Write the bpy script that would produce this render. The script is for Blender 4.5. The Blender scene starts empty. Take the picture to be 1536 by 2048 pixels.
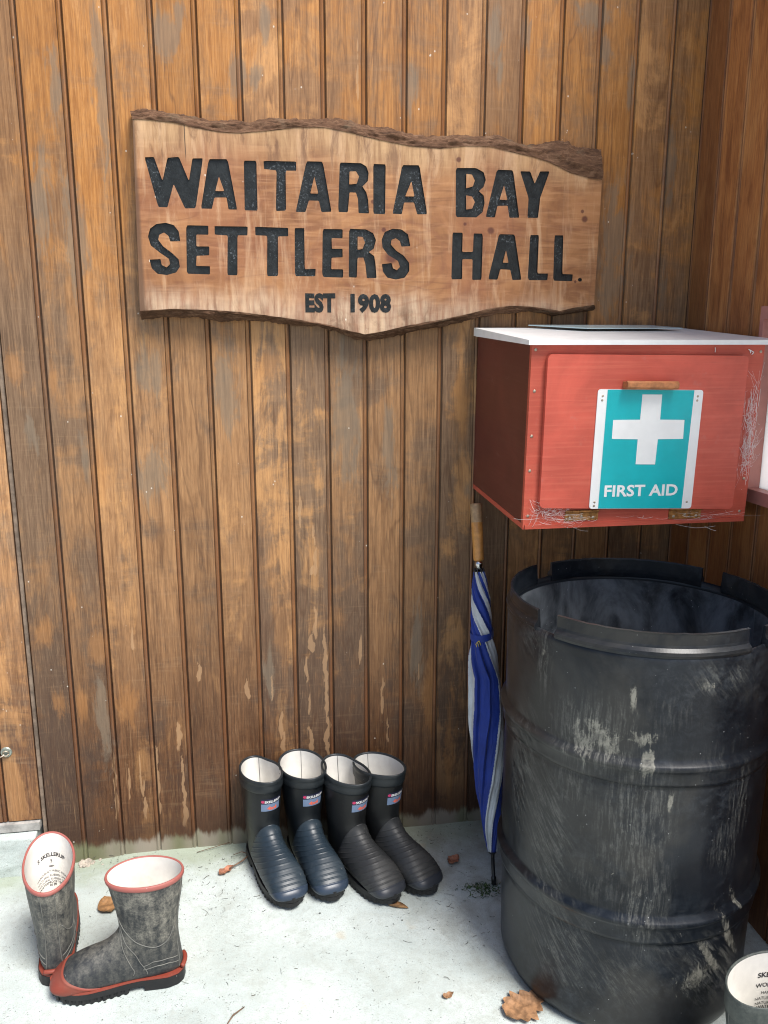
import bpy, bmesh, math, random
import numpy as np
from mathutils import Vector, Matrix, noise as mnoise

SC = bpy.context.scene
COL = SC.collection
R = math.radians
random.seed(7); rng = np.random.default_rng(11)

# ------------------------------------------------------------------ camera, world, sun, exposure
CAM_F, CAM_P, CAM_Y, CAM_R, CAM_O = 1628.0, 12.2, 9.18, 0.03, (0.0, -2.07, 1.388)
cam_d = bpy.data.cameras.new('camera'); cam = bpy.data.objects.new('camera', cam_d); COL.objects.link(cam)
cam_d.sensor_fit = 'HORIZONTAL'; cam_d.sensor_width = 36.0; cam_d.lens = CAM_F / 1536 * 36.0
cam_d.clip_start = 0.05; cam_d.clip_end = 1000
cam.location = CAM_O
cam.matrix_world = Matrix.Translation(CAM_O) @ Matrix.Rotation(-R(CAM_Y), 4, 'Z') @ Matrix.Rotation(R(90 - CAM_P), 4, 'X') @ Matrix.Rotation(R(CAM_R), 4, 'Z')
SC.camera = cam

SUN_EL, SUN_AZ = 58.0, 32.0            # azimuth measured from -y (behind the camera) towards +x (the right)
w = bpy.data.worlds.new('World'); SC.world = w; w.use_nodes = True
wn = w.node_tree; wn.nodes.clear()
sky = wn.nodes.new('ShaderNodeTexSky'); sky.sky_type = 'NISHITA'; sky.sun_disc = False
sky.sun_elevation = R(SUN_EL); sky.sun_rotation = R(180 - SUN_AZ); sky.air_density = 1.0; sky.dust_density = 3.0; sky.ozone_density = 1.5
bg = wn.nodes.new('ShaderNodeBackground'); bg.inputs[1].default_value = 0.10
wo = wn.nodes.new('ShaderNodeOutputWorld')
wn.links.new(sky.outputs[0], bg.inputs[0]); wn.links.new(bg.outputs[0], wo.inputs[0])
sd = bpy.data.lights.new('sun', 'SUN'); sd.energy = 3.4; sd.angle = R(25); sd.color = (1.0, 0.97, 0.93)
sun = bpy.data.objects.new('sun', sd); COL.objects.link(sun)
_sv = Vector((math.sin(R(SUN_AZ)) * math.cos(R(SUN_EL)), -math.cos(R(SUN_AZ)) * math.cos(R(SUN_EL)), math.sin(R(SUN_EL))))
sun.rotation_euler = _sv.to_track_quat('Z', 'Y').to_euler(); sun.location = _sv * 20
SC.view_settings.view_transform = 'Standard'; SC.view_settings.look = 'None'
SC.view_settings.exposure = 0.85; SC.view_settings.gamma = 1.0
SC.cycles.use_denoising = True; SC.cycles.filter_width = 1.1

# ------------------------------------------------------------------ measuring helper: a photo pixel -> a point on a real plane
_p, _y, _r = R(CAM_P), R(CAM_Y), R(CAM_R)
_f = np.array([math.sin(_y) * math.cos(_p), math.cos(_y) * math.cos(_p), -math.sin(_p)])
_rt = np.array([math.cos(_y), -math.sin(_y), 0.0]); _up = np.cross(_rt, _f)
_rt, _up = _rt * math.cos(_r) + _up * math.sin(_r), _up * math.cos(_r) - _rt * math.sin(_r)
def on_plane(px, py, axis, val):
    d = _f + (px - 768) / CAM_F * _rt - (py - 1024) / CAM_F * _up
    o = np.array(CAM_O); return o + (val - o[axis]) / d[axis] * d
def wall_xz(px, py, y=0.0):
    q = on_plane(px, py, 1, y); return float(q[0]), float(q[2])
def floor_xy(px, py, z=0.0):
    q = on_plane(px, py, 2, z); return float(q[0]), float(q[1])

# ------------------------------------------------------------------ object helpers
def link_mesh(name, me, mats=None, parent=None, smooth=False):
    if mats is not None:
        for m in (mats if isinstance(mats, (list, tuple)) else [mats]): me.materials.append(m)
    if smooth: me.polygons.foreach_set('use_smooth', [True] * len(me.polygons))
    o = bpy.data.objects.new(name, me); COL.objects.link(o)
    if parent is not None: o.parent = parent
    return o
def mesh(name, verts, faces, mats=None, parent=None, smooth=False, midx=None, uv=None):
    me = bpy.data.meshes.new(name); me.from_pydata([tuple(map(float, v)) for v in verts], [], faces); me.update()
    if midx is not None: me.polygons.foreach_set('material_index', midx)
    if uv is not None:
        lay = me.uv_layers.new(name='UVMap')
        vi = np.empty(len(me.loops), dtype=np.int32); me.loops.foreach_get('vertex_index', vi)
        lay.data.foreach_set('uv', np.asarray(uv, dtype=np.float32)[vi].ravel())
    return link_mesh(name, me, mats, parent, smooth)
def bm_obj(name, bm, mats=None, parent=None, smooth=False, bevel=0.0, seg=2):
    if bevel: bmesh.ops.bevel(bm, geom=[e for e in bm.edges if len(e.link_faces) == 2 and e.calc_face_angle(0) > 0.5], offset=bevel, segments=seg, affect='EDGES', profile=0.5)
    bmesh.ops.recalc_face_normals(bm, faces=bm.faces)
    me = bpy.data.meshes.new(name); bm.to_mesh(me); bm.free()
    return link_mesh(name, me, mats, parent, smooth)
def add_box(bm, x0, x1, y0, y1, z0, z1, rot=None, loc=None):
    vs = [bm.verts.new((x, y, z)) for x in (x0, x1) for y in (y0, y1) for z in (z0, z1)]
    for f in ((0, 1, 3, 2), (4, 6, 7, 5), (0, 4, 5, 1), (2, 3, 7, 6), (0, 2, 6, 4), (1, 5, 7, 3)): bm.faces.new([vs[i] for i in f])
    if rot is not None: bmesh.ops.transform(bm, matrix=rot, verts=vs)
    if loc is not None: bmesh.ops.translate(bm, vec=loc, verts=vs)
    return vs
def add_tube(bm, pts, rad, n=8, caps=True):
    pts = [Vector(p) for p in pts]; rings = []
    rads = rad if isinstance(rad, (list, tuple)) else [rad] * len(pts)
    prev = None
    for i, p in enumerate(pts):
        t = (pts[min(i + 1, len(pts) - 1)] - pts[max(i - 1, 0)]).normalized()
        if prev is None:
            a = t.orthogonal().normalized()
        else:
            a = (prev - t * prev.dot(t)); a = a.normalized() if a.length > 1e-6 else t.orthogonal().normalized()
        prev = a; b = t.cross(a)
        rings.append([bm.verts.new(p + (a * math.cos(k * 2 * math.pi / n) + b * math.sin(k * 2 * math.pi / n)) * rads[i]) for k in range(n)])
    for i in range(len(rings) - 1):
        for k in range(n):
            bm.faces.new((rings[i][k], rings[i][(k + 1) % n], rings[i + 1][(k + 1) % n], rings[i + 1][k]))
    if caps:
        bm.faces.new(rings[0][::-1]); bm.faces.new(rings[-1])
def grid_faces(nu, nv, closed_v=False, base=0):
    fs = []
    for i in range(nu - 1):
        for j in range(nv if closed_v else nv - 1):
            k = (j + 1) % nv
            fs.append((base + i * nv + j, base + i * nv + k, base + (i + 1) * nv + k, base + (i + 1) * nv + j))
    return fs
def lathe(profile, n=64):
    vs = []; fs = []
    for r, z in profile:
        for k in range(n):
            a = 2 * math.pi * k / n; vs.append((r * math.cos(a), r * math.sin(a), z))
    return vs, grid_faces(len(profile), n, True)
def thing(name, label, cat, loc=(0, 0, 0), rot=(0, 0, 0), group=None):
    o = bpy.data.objects.new(name, None); COL.objects.link(o); o.empty_display_size = 0.1
    o.location = loc; o.rotation_euler = rot; return tag(o, label, cat, group)
def tag(o, label, cat, group=None):
    o['label'] = label; o['category'] = cat
    if group: o['group'] = group
    return o
def structure(o): o['kind'] = 'structure'; return o
def stuff(o): o['kind'] = 'stuff'; return o
def text_mesh(body, size, bold=0.0, align='CENTER', spacing=1.0):
    cu = bpy.data.curves.new('lettering_curve', 'FONT'); cu.body = body; cu.size = size; cu.offset = bold; cu.align_x = align
    cu.space_character = spacing; cu.resolution_u = 3
    o = bpy.data.objects.new('lettering_curve', cu); COL.objects.link(o)
    dg = bpy.context.evaluated_depsgraph_get(); dg.update()
    me = bpy.data.meshes.new_from_object(o.evaluated_get(dg))
    v = np.array([p.co[:] for p in me.vertices]); f = [tuple(p.vertices) for p in me.polygons]
    bpy.data.objects.remove(o); bpy.data.curves.remove(cu); bpy.data.meshes.remove(me)
    return v, f
def chaikin(pts, it=1, q=0.25):
    for _ in range(it):
        out = []
        for i in range(len(pts)):
            a, b = pts[i], pts[(i + 1) % len(pts)]
            out.append((a[0] * (1 - q) + b[0] * q, a[1] * (1 - q) + b[1] * q)); out.append((a[0] * q + b[0] * (1 - q), a[1] * q + b[1] * (1 - q)))
        pts = out
    return pts
def fill_curve(loops, extrude):
    """flat polygon with holes (even-odd), extruded +-extrude along its normal: verts (a, b, c), faces"""
    cu = bpy.data.curves.new('outline_curve', 'CURVE'); cu.dimensions = '2D'; cu.fill_mode = 'BOTH'; cu.extrude = extrude
    for lp in loops:
        sp = cu.splines.new('POLY'); sp.points.add(len(lp) - 1); sp.use_cyclic_u = True
        for p, q in zip(sp.points, lp): p.co = (q[0], q[1], 0, 1)
    o = bpy.data.objects.new('outline_curve', cu); COL.objects.link(o)
    dg = bpy.context.evaluated_depsgraph_get(); dg.update()
    me = bpy.data.meshes.new_from_object(o.evaluated_get(dg))
    v = np.array([p.co[:] for p in me.vertices]); f = [tuple(p.vertices) for p in me.polygons]
    bpy.data.objects.remove(o); bpy.data.curves.remove(cu); bpy.data.meshes.remove(me)
    return v, f

# ------------------------------------------------------------------ material helpers
class NT:
    def __init__(s, name):
        s.m = bpy.data.materials.new(name); s.m.use_nodes = True; s.t = s.m.node_tree; s.t.nodes.clear()
        s.out = s.t.nodes.new('ShaderNodeOutputMaterial')
        s.b = s.t.nodes.new('ShaderNodeBsdfPrincipled'); s.t.links.new(s.b.outputs[0], s.out.inputs[0])
    def put(s, sock, v):
        if hasattr(v, 'is_output') or isinstance(v, bpy.types.NodeSocket): s.t.links.new(v, sock)
        else:
            try: sock.default_value = v
            except Exception:
                sock.default_value = tuple(v) + (1.0,) if len(v) == 3 else v
    def math(s, op, a, b=None, c=None, clamp=False):
        n = s.t.nodes.new('ShaderNodeMath'); n.operation = op; n.use_clamp = clamp
        s.put(n.inputs[0], a)
        if b is not None: s.put(n.inputs[1], b)
        if c is not None: s.put(n.inputs[2], c)
        return n.outputs[0]
    def mix(s, f, a, b, blend='MIX'):
        n = s.t.nodes.new('ShaderNodeMix'); n.data_type = 'RGBA'; n.blend_type = blend; n.clamp_factor = True
        s.put(n.inputs[0], f); s.put(n.inputs[6], a); s.put(n.inputs[7], b); return n.outputs[2]
    def sep(s, v):
        n = s.t.nodes.new('ShaderNodeSeparateXYZ'); s.put(n.inputs[0], v); return n.outputs
    def comb(s, x, y, z):
        n = s.t.nodes.new('ShaderNodeCombineXYZ')
        for i, v in enumerate((x, y, z)): s.put(n.inputs[i], v)
        return n.outputs[0]
    def noise(s, vec, scale=1.0, detail=4.0, rough=0.55, dist=0.0, color=False):
        n = s.t.nodes.new('ShaderNodeTexNoise'); s.put(n.inputs['Vector'], vec)
        n.inputs['Scale'].default_value = scale; n.inputs['Detail'].default_value = detail
        n.inputs['Roughness'].default_value = rough; n.inputs['Distortion'].default_value = dist
        return n.outputs[1 if color else 0]
    def voronoi(s, vec, scale, feature='F1', rnd=1.0):
        n = s.t.nodes.new('ShaderNodeTexVoronoi'); n.feature = feature; s.put(n.inputs['Vector'], vec)
        n.inputs['Scale'].default_value = scale; n.inputs['Randomness'].default_value = rnd; return n.outputs[0]
    def white(s, val):
        n = s.t.nodes.new('ShaderNodeTexWhiteNoise'); n.noise_dimensions = '1D'; s.put(n.inputs['W'], val); return n.outputs[0]
    def step(s, v, lo, hi, a=0.0, b=1.0):
        n = s.t.nodes.new('ShaderNodeMapRange'); n.interpolation_type = 'SMOOTHSTEP'
        s.put(n.inputs[0], v); s.put(n.inputs[1], lo); s.put(n.inputs[2], hi); s.put(n.inputs[3], a); s.put(n.inputs[4], b); return n.outputs[0]
    def ramp(s, f, stops):
        n = s.t.nodes.new('ShaderNodeValToRGB'); e = n.color_ramp.elements
        while len(e) < len(stops): e.new(0.5)
        for el, (p, c) in zip(e, stops): el.position = p; el.color = tuple(c) + (1.0,)
        s.put(n.inputs[0], f); return n.outputs[0]
    def coord(s, which='Object'):
        return s.t.nodes.new('ShaderNodeTexCoord').outputs[which]
    def attr(s, name):
        n = s.t.nodes.new('ShaderNodeAttribute'); n.attribute_name = name; return n
    def mul(s, v, k):
        n = s.t.nodes.new('ShaderNodeVectorMath'); n.operation = 'MULTIPLY'; s.put(n.inputs[0], v); n.inputs[1].default_value = k; return n.outputs[0]
    def add(s, v, k):
        n = s.t.nodes.new('ShaderNodeVectorMath'); n.operation = 'ADD'; s.put(n.inputs[0], v); s.put(n.inputs[1], k); return n.outputs[0]
    def bump(s, h, strength=0.3, dist=0.001):
        n = s.t.nodes.new('ShaderNodeBump'); n.inputs['Strength'].default_value = strength; n.inputs['Distance'].default_value = dist
        s.put(n.inputs['Height'], h); s.t.links.new(n.outputs[0], s.b.inputs['Normal'])
    def set(s, **k):
        names = dict(color='Base Color', rough='Roughness', metal='Metallic', spec='Specular IOR Level', coat='Coat Weight', sub='Subsurface Weight', sheen='Sheen Weight', trans='Transmission Weight', alpha='Alpha')
        for a, v in k.items(): s.put(s.b.inputs[names[a]], v)
        return s.m

def plain(name, col, rough=0.5, metal=0.0, var=0.15, scale=40.0, bump=0.0, spec=0.5, dirt=None, dirt_amt=0.3):
    t = NT(name); co = t.coord(); n = t.noise(co, scale, 5, 0.6)
    c = t.mix(t.step(n, 0.3, 0.7), tuple(x * (1 - var) for x in col), tuple(min(1, x * (1 + var)) for x in col))
    if dirt:
        d = t.noise(co, scale * 0.35, 6, 0.65, 0.4); c = t.mix(t.math('MULTIPLY', t.step(d, 0.5, 0.72), dirt_amt), c, dirt)
    t.set(color=c, rough=t.math('ADD', rough - 0.06, t.math('MULTIPLY', n, 0.12)), metal=metal, spec=spec)
    if bump: t.bump(n, bump, 0.001)
    return t.m

BOARD_X0, BOARD_W = -0.4816, 0.09665

def wood_wall(name, axis, a0, bw, side=False, door=False):
    t = NT(name); co = t.coord(); X, Y, Z = t.sep(co)
    a = X if axis == 0 else Y
    s = t.math('DIVIDE', t.math('SUBTRACT', a, a0), bw); bi = t.math('FLOOR', s); fr = t.math('FRACT', s)
    r1 = t.white(bi); r2 = t.white(t.math('ADD', bi, 37.3)); r3 = t.white(t.math('ADD', bi, 71.9))
    off = t.math('MULTIPLY', bi, 3.71)
    def v(ka, kz, ko=1.0, sh=0.0): return t.comb(t.math('MULTIPLY', a, ka), t.math('ADD', t.math('MULTIPLY', off, ko), sh), t.math('ADD', t.math('MULTIPLY', Z, kz), t.math('MULTIPLY', r1, 9.0)))
    grain = t.noise(v(210, 7.0), 1, 4, 0.6, 0.5)
    fine = t.noise(v(560, 22.0), 1, 3, 0.65)
    fig = t.noise(v(13, 1.3, 1.0, 5), 1, 2, 0.5, 1.1)
    rings = t.math('PINGPONG', t.math('MULTIPLY', fig, 7.0), 1.0)
    mott = t.noise(v(20, 6.5, 0.6, 11), 1, 8, 0.70, 1.0)
    stain = t.noise(v(9, 2.2, 0.6, 31), 1, 8, 0.68, 0.9)
    cross = t.noise(t.comb(t.math('MULTIPLY', a, 5.0), 0, t.math('MULTIPLY', Z, 8.0)), 1, 7, 0.68, 0.7)
    cross2 = t.noise(t.comb(t.math('MULTIPLY', a, 10.0), 4, t.math('MULTIPLY', Z, 120.0)), 1, 4, 0.6, 0.3)
    big = t.noise(v(3, 0.9, 0.35, 23), 1, 5, 0.6, 0.3)
    warm = t.noise(v(10, 2.3, 1.7, 41), 1, 7, 0.68, 1.0)
    h = t.math('ADD', Z, t.math('MULTIPLY', t.math('SUBTRACT', big, 0.5), 0.55))
    g1 = t.math('ADD', t.math('MULTIPLY', grain, 0.55), t.math('MULTIPLY', mott, 0.45))
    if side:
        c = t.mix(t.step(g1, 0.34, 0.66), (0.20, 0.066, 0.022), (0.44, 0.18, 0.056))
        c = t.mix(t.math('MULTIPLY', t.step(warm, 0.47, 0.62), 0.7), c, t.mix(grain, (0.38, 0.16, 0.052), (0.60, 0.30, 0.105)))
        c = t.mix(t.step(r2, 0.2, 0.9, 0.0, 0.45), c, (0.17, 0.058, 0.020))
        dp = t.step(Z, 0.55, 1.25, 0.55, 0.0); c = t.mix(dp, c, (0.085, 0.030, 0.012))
    else:
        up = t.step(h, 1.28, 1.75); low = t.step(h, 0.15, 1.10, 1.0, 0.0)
        orange = t.mix(t.step(g1, 0.35, 0.66), (0.28, 0.110, 0.023), (0.50, 0.225, 0.058))
        tan = t.mix(t.step(g1, 0.35, 0.66), (0.22, 0.108, 0.044), (0.44, 0.235, 0.100))
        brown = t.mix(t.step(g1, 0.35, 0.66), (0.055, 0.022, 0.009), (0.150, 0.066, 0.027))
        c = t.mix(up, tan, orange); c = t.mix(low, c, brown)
        # water stained grey-brown areas, broad with feathered edges
        grey = t.mix(t.step(g1, 0.35, 0.66), (0.110, 0.066, 0.038), (0.225, 0.145, 0.088))
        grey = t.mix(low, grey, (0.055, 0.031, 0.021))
        sm = t.math('ADD', t.math('ADD', t.math('MULTIPLY', stain, 0.60), t.math('MULTIPLY', cross, 0.45)), t.math('MULTIPLY', t.math('SUBTRACT', r2, 0.5), 0.15))
        sm = t.math('ADD', sm, t.math('MULTIPLY', t.math('SUBTRACT', fine, 0.5), 0.10))
        gm = t.step(sm, 0.455, 0.585); gm = t.math('MULTIPLY', gm, t.math('SUBTRACT', 1.0, t.math('MULTIPLY', up, 0.35)))
        c = t.mix(t.math('MULTIPLY', gm, 0.85), c, grey)
        # warm worn patches where varnish has gone to bare honey timber
        wv_ = t.math('ADD', t.math('ADD', t.math('MULTIPLY', warm, 0.65), t.math('MULTIPLY', t.math('SUBTRACT', 1.0, cross), 0.38)), t.math('MULTIPLY', t.math('SUBTRACT', r3, 0.5), 0.14))
        wm = t.step(wv_, 0.545, 0.64)
        c = t.mix(t.math('MULTIPLY', wm, t.math('SUBTRACT', 0.75, t.math('MULTIPLY', low, 0.45))), c, t.mix(g1, (0.36, 0.165, 0.055), (0.60, 0.33, 0.13)))
        c = t.mix(t.math('MULTIPLY', t.step(mott, 0.48, 0.66), 0.42), c, (0.10, 0.050, 0.025))
        c = t.mix(t.math('MULTIPLY', t.step(cross2, 0.50, 0.70), t.math('MULTIPLY', t.step(cross, 0.42, 0.6), 0.12)), c, (0.45, 0.29, 0.16))
    c = t.mix(t.math('MULTIPLY', t.step(rings, 0.0, 0.16, 1.0, 0.0), t.step(r1, 0.2, 0.8, 0.12, 0.42)), c, (0.075, 0.030, 0.012))
    c = t.mix(t.math('MULTIPLY', t.step(fine, 0.49, 0.68), 0.27), c, (0.06, 0.027, 0.012))
    c = t.mix(t.math('MULTIPLY', t.step(fine, 0.32, 0.47, 1.0, 0.0), 0.14), c, (0.55, 0.36, 0.19))
    bv = t.math('ADD', (1.12 if door else 0.84), t.math('MULTIPLY', r3, 0.24)); c = t.mix(1.0, c, t.comb(bv, bv, bv), 'MULTIPLY')  # door boards lifted in colour, standing in for brighter light at the left
    if not side:
        at = t.attr('wear'); ar = t.t.nodes.new('ShaderNodeSeparateColor')
        t.t.links.new(at.outputs['Color'], ar.inputs[0])
        jit = t.math('MULTIPLY', t.math('SUBTRACT', t.noise(v(60, 16, 1, 3), 1, 6, 0.7, 0.3), 0.5), 1.2)
        jw = t.math('MULTIPLY', t.math('SUBTRACT', t.noise(v(26, 7, 1, 63), 1, 8, 0.75, 0.8), 0.5), 2.8)
        gr = t.step(t.math('ADD', ar.outputs[2], t.math('MULTIPLY', jw, t.step(ar.outputs[2], 0.02, 0.3))), 0.35, 0.80)
        c = t.mix(t.math('MULTIPLY', gr, 0.62), c, t.mix(grain, (0.125, 0.095, 0.064), (0.22, 0.175, 0.125)))
        og = t.step(t.math('ADD', ar.outputs[1], t.math('MULTIPLY', jw, t.step(ar.outputs[1], 0.02, 0.3))), 0.35, 0.95)
        c = t.mix(t.math('MULTIPLY', og, 0.38), c, t.mix(grain, (0.30, 0.125, 0.032), (0.50, 0.23, 0.07)))
        pl = t.step(t.math('ADD', ar.outputs[0], t.math('MULTIPLY', jit, 0.9)), 0.40, 0.60)
        c = t.mix(t.math('MULTIPLY', pl, 0.55), c, t.mix(fine, (0.32, 0.185, 0.090), (0.52, 0.33, 0.18)))
    # bead tint and the grime that sits in the joint
    bead = t.math('MULTIPLY', t.step(fr, 0.875, 0.892), t.step(fr, 0.965, 0.98, 1.0, 0.0))
    c = t.mix(t.math('MULTIPLY', bead, t.step(t.noise(v(3, 3.5, 1, 9), 1, 4, 0.6), 0.35, 0.6, 0.1, 0.65)), c, (0.10, 0.05, 0.03) if side else (0.19, 0.072, 0.025))
    jn = t.math('MAXIMUM', t.step(fr, 0.962, 0.985), t.math('MAXIMUM', t.step(fr, 0.0, 0.030, 1.0, 0.0), t.math('MULTIPLY', t.step(fr, 0.868, 0.876), t.step(fr, 0.882, 0.89, 1.0, 0.0))))
    c = t.mix(t.math('MULTIPLY', jn, 0.85), c, (0.028, 0.012, 0.006))
    if not side:
        # damp, bleached foot of the cladding, flecks of old paint and droppings
        zz = t.math('ADD', Z, t.math('MULTIPLY', t.math('SUBTRACT', t.noise(v(28, 5, 1, 77), 1, 5, 0.65), 0.5), 0.09))
        wet = t.math('MULTIPLY', t.step(zz, 0.05, 0.16, 1.0, 0.0), 0.6); c = t.mix(wet, c, (0.045, 0.018, 0.009))
        base = t.step(zz, 0.028, 0.052, 1.0, 0.0)
        if not door: c = t.mix(t.math('MULTIPLY', base, 0.85), c, t.mix(t.step(t.noise(t.comb(t.math('MULTIPLY', a, 5), 0, 0), 1, 3), 0.4, 0.62), (0.30, 0.265, 0.215), (0.16, 0.17, 0.095)))
        vs = t.voronoi(t.comb(t.math('MULTIPLY', a, 1.0), 0, t.math('MULTIPLY', Z, 0.8)), 46.0)
        sp = t.math('MULTIPLY', t.step(vs, 0.05, 0.11, 1.0, 0.0), t.step(t.noise(co, 17, 2), 0.58, 0.62))
        c = t.mix(t.math('MULTIPLY', sp, 0.75), c, (0.60, 0.56, 0.48))
        scr = t.step(t.noise(v(300, 6, 1, 91), 1, 2, 0.5), 0.70, 0.76)
        c = t.mix(t.math('MULTIPLY', scr, t.math('MULTIPLY', low, 0.5)), c, (0.33, 0.2, 0.1))
    rg = t.math('ADD', 0.36, t.math('MULTIPLY', stain, 0.28))
    t.set(color=c, rough=rg, spec=0.4)
    t.bump(t.math('ADD', t.math('MULTIPLY', grain, 0.6), t.math('MULTIPLY', fine, 0.4)), 0.35, 0.0012)
    return t.m

def concrete_mat(name, white=False):
    t = NT(name); co = t.coord(); X, Y, Z = t.sep(co)
    n1 = t.noise(co, 3.2, 6, 0.6, 0.3); n2 = t.noise(co, 55, 5, 0.65); n3 = t.noise(co, 420, 3, 0.6)
    c = t.mix(t.step(n1, 0.3, 0.7), (0.38, 0.43, 0.412), (0.53, 0.585, 0.565))
    c = t.mix(t.math('MULTIPLY', t.step(n2, 0.48, 0.68), 0.40), c, (0.34, 0.36, 0.335))
    bl = t.noise(co, 11, 7, 0.7, 0.6); c = t.mix(t.math('MULTIPLY', t.step(bl, 0.50, 0.66), 0.40), c, (0.33, 0.355, 0.32)); c = t.mix(t.math('MULTIPLY', t.step(t.noise(co, 26, 6, 0.7), 0.60, 0.72), 0.35), c, (0.27, 0.275, 0.235))
    c = t.mix(t.math('MULTIPLY', t.step(n3, 0.50, 0.68), 0.45), c, (0.24, 0.25, 0.23))
    if not white:
        wn_ = t.math('ADD', Y, t.math('MULTIPLY', t.math('SUBTRACT', t.noise(co, 12, 6, 0.7), 0.5), 0.22))
        moss = t.step(wn_, -0.17, -0.02)
        c = t.mix(t.math('MULTIPLY', moss, 0.7), c, (0.24, 0.275, 0.185))
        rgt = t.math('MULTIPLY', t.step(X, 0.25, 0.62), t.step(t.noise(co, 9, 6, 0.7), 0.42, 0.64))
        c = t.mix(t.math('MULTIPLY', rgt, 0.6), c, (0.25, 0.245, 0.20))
        rust = t.math('MULTIPLY', t.step(t.noise(co, 6.5, 3, 0.5), 0.66, 0.72), 0.35); c = t.mix(rust, c, (0.50, 0.40, 0.26))
    pit = t.math('MULTIPLY', t.step(t.voronoi(co, 150), 0.10, 0.22, 1.0, 0.0), t.step(t.noise(co, 30, 3), 0.5, 0.6))
    c = t.mix(t.math('MULTIPLY', pit, 0.7), c, (0.16, 0.16, 0.14))
    t.set(color=c, rough=0.88, spec=0.25)
    t.bump(t.math('SUBTRACT', t.math('ADD', t.math('MULTIPLY', n2, 0.6), t.math('MULTIPLY', n3, 0.6)), pit), 0.8, 0.0022)
    return t.m

def rubber_mat(name, base, dust, amt=0.25, rough=0.42, streak=False):
    t = NT(name); co = t.coord(); X, Y, Z = t.sep(co)
    n1 = t.noise(co, 24 if streak else 14, 8, 0.72, 0.4); n2 = t.noise(co, 110 if streak else 70, 6, 0.75)
    zc = t.comb(t.math('MULTIPLY', X, 60), t.math('MULTIPLY', Y, 60), t.math('MULTIPLY', Z, 9)); n3 = t.noise(zc, 1, 4, 0.6)
    if streak:
        m = t.step(t.math('ADD', t.math('MULTIPLY', n1, 0.40), t.math('ADD', t.math('MULTIPLY', n2, 0.30), t.math('MULTIPLY', n3, 0.30))), 0.38, 0.64)
        m = t.math('MULTIPLY', t.math('MULTIPLY', m, t.step(Z, 0.05, 0.17, 0.30, 1.0)), t.step(t.noise(co, 260, 4, 0.7), 0.35, 0.6, 0.55, 1.0))
    else:
        m = t.math('ADD', t.math('MULTIPLY', t.step(n1, 0.42, 0.75), 0.6), t.math('MULTIPLY', t.step(n2, 0.58, 0.75), 0.5))
    c = t.mix(t.math('MULTIPLY', m, amt), base, dust)
    fl = t.math('MULTIPLY', t.step(t.voronoi(co, 90), 0.06, 0.13, 1.0, 0.0), t.step(t.noise(co, 25, 2), 0.60, 0.64))
    c = t.mix(t.math('MULTIPLY', fl, 0.5), c, (0.45, 0.43, 0.38))
    t.set(color=c, rough=t.math('ADD', rough, t.math('MULTIPLY', m, 0.3)), spec=0.4)
    t.bump(n2, 0.12, 0.001)
    return t.m

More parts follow.
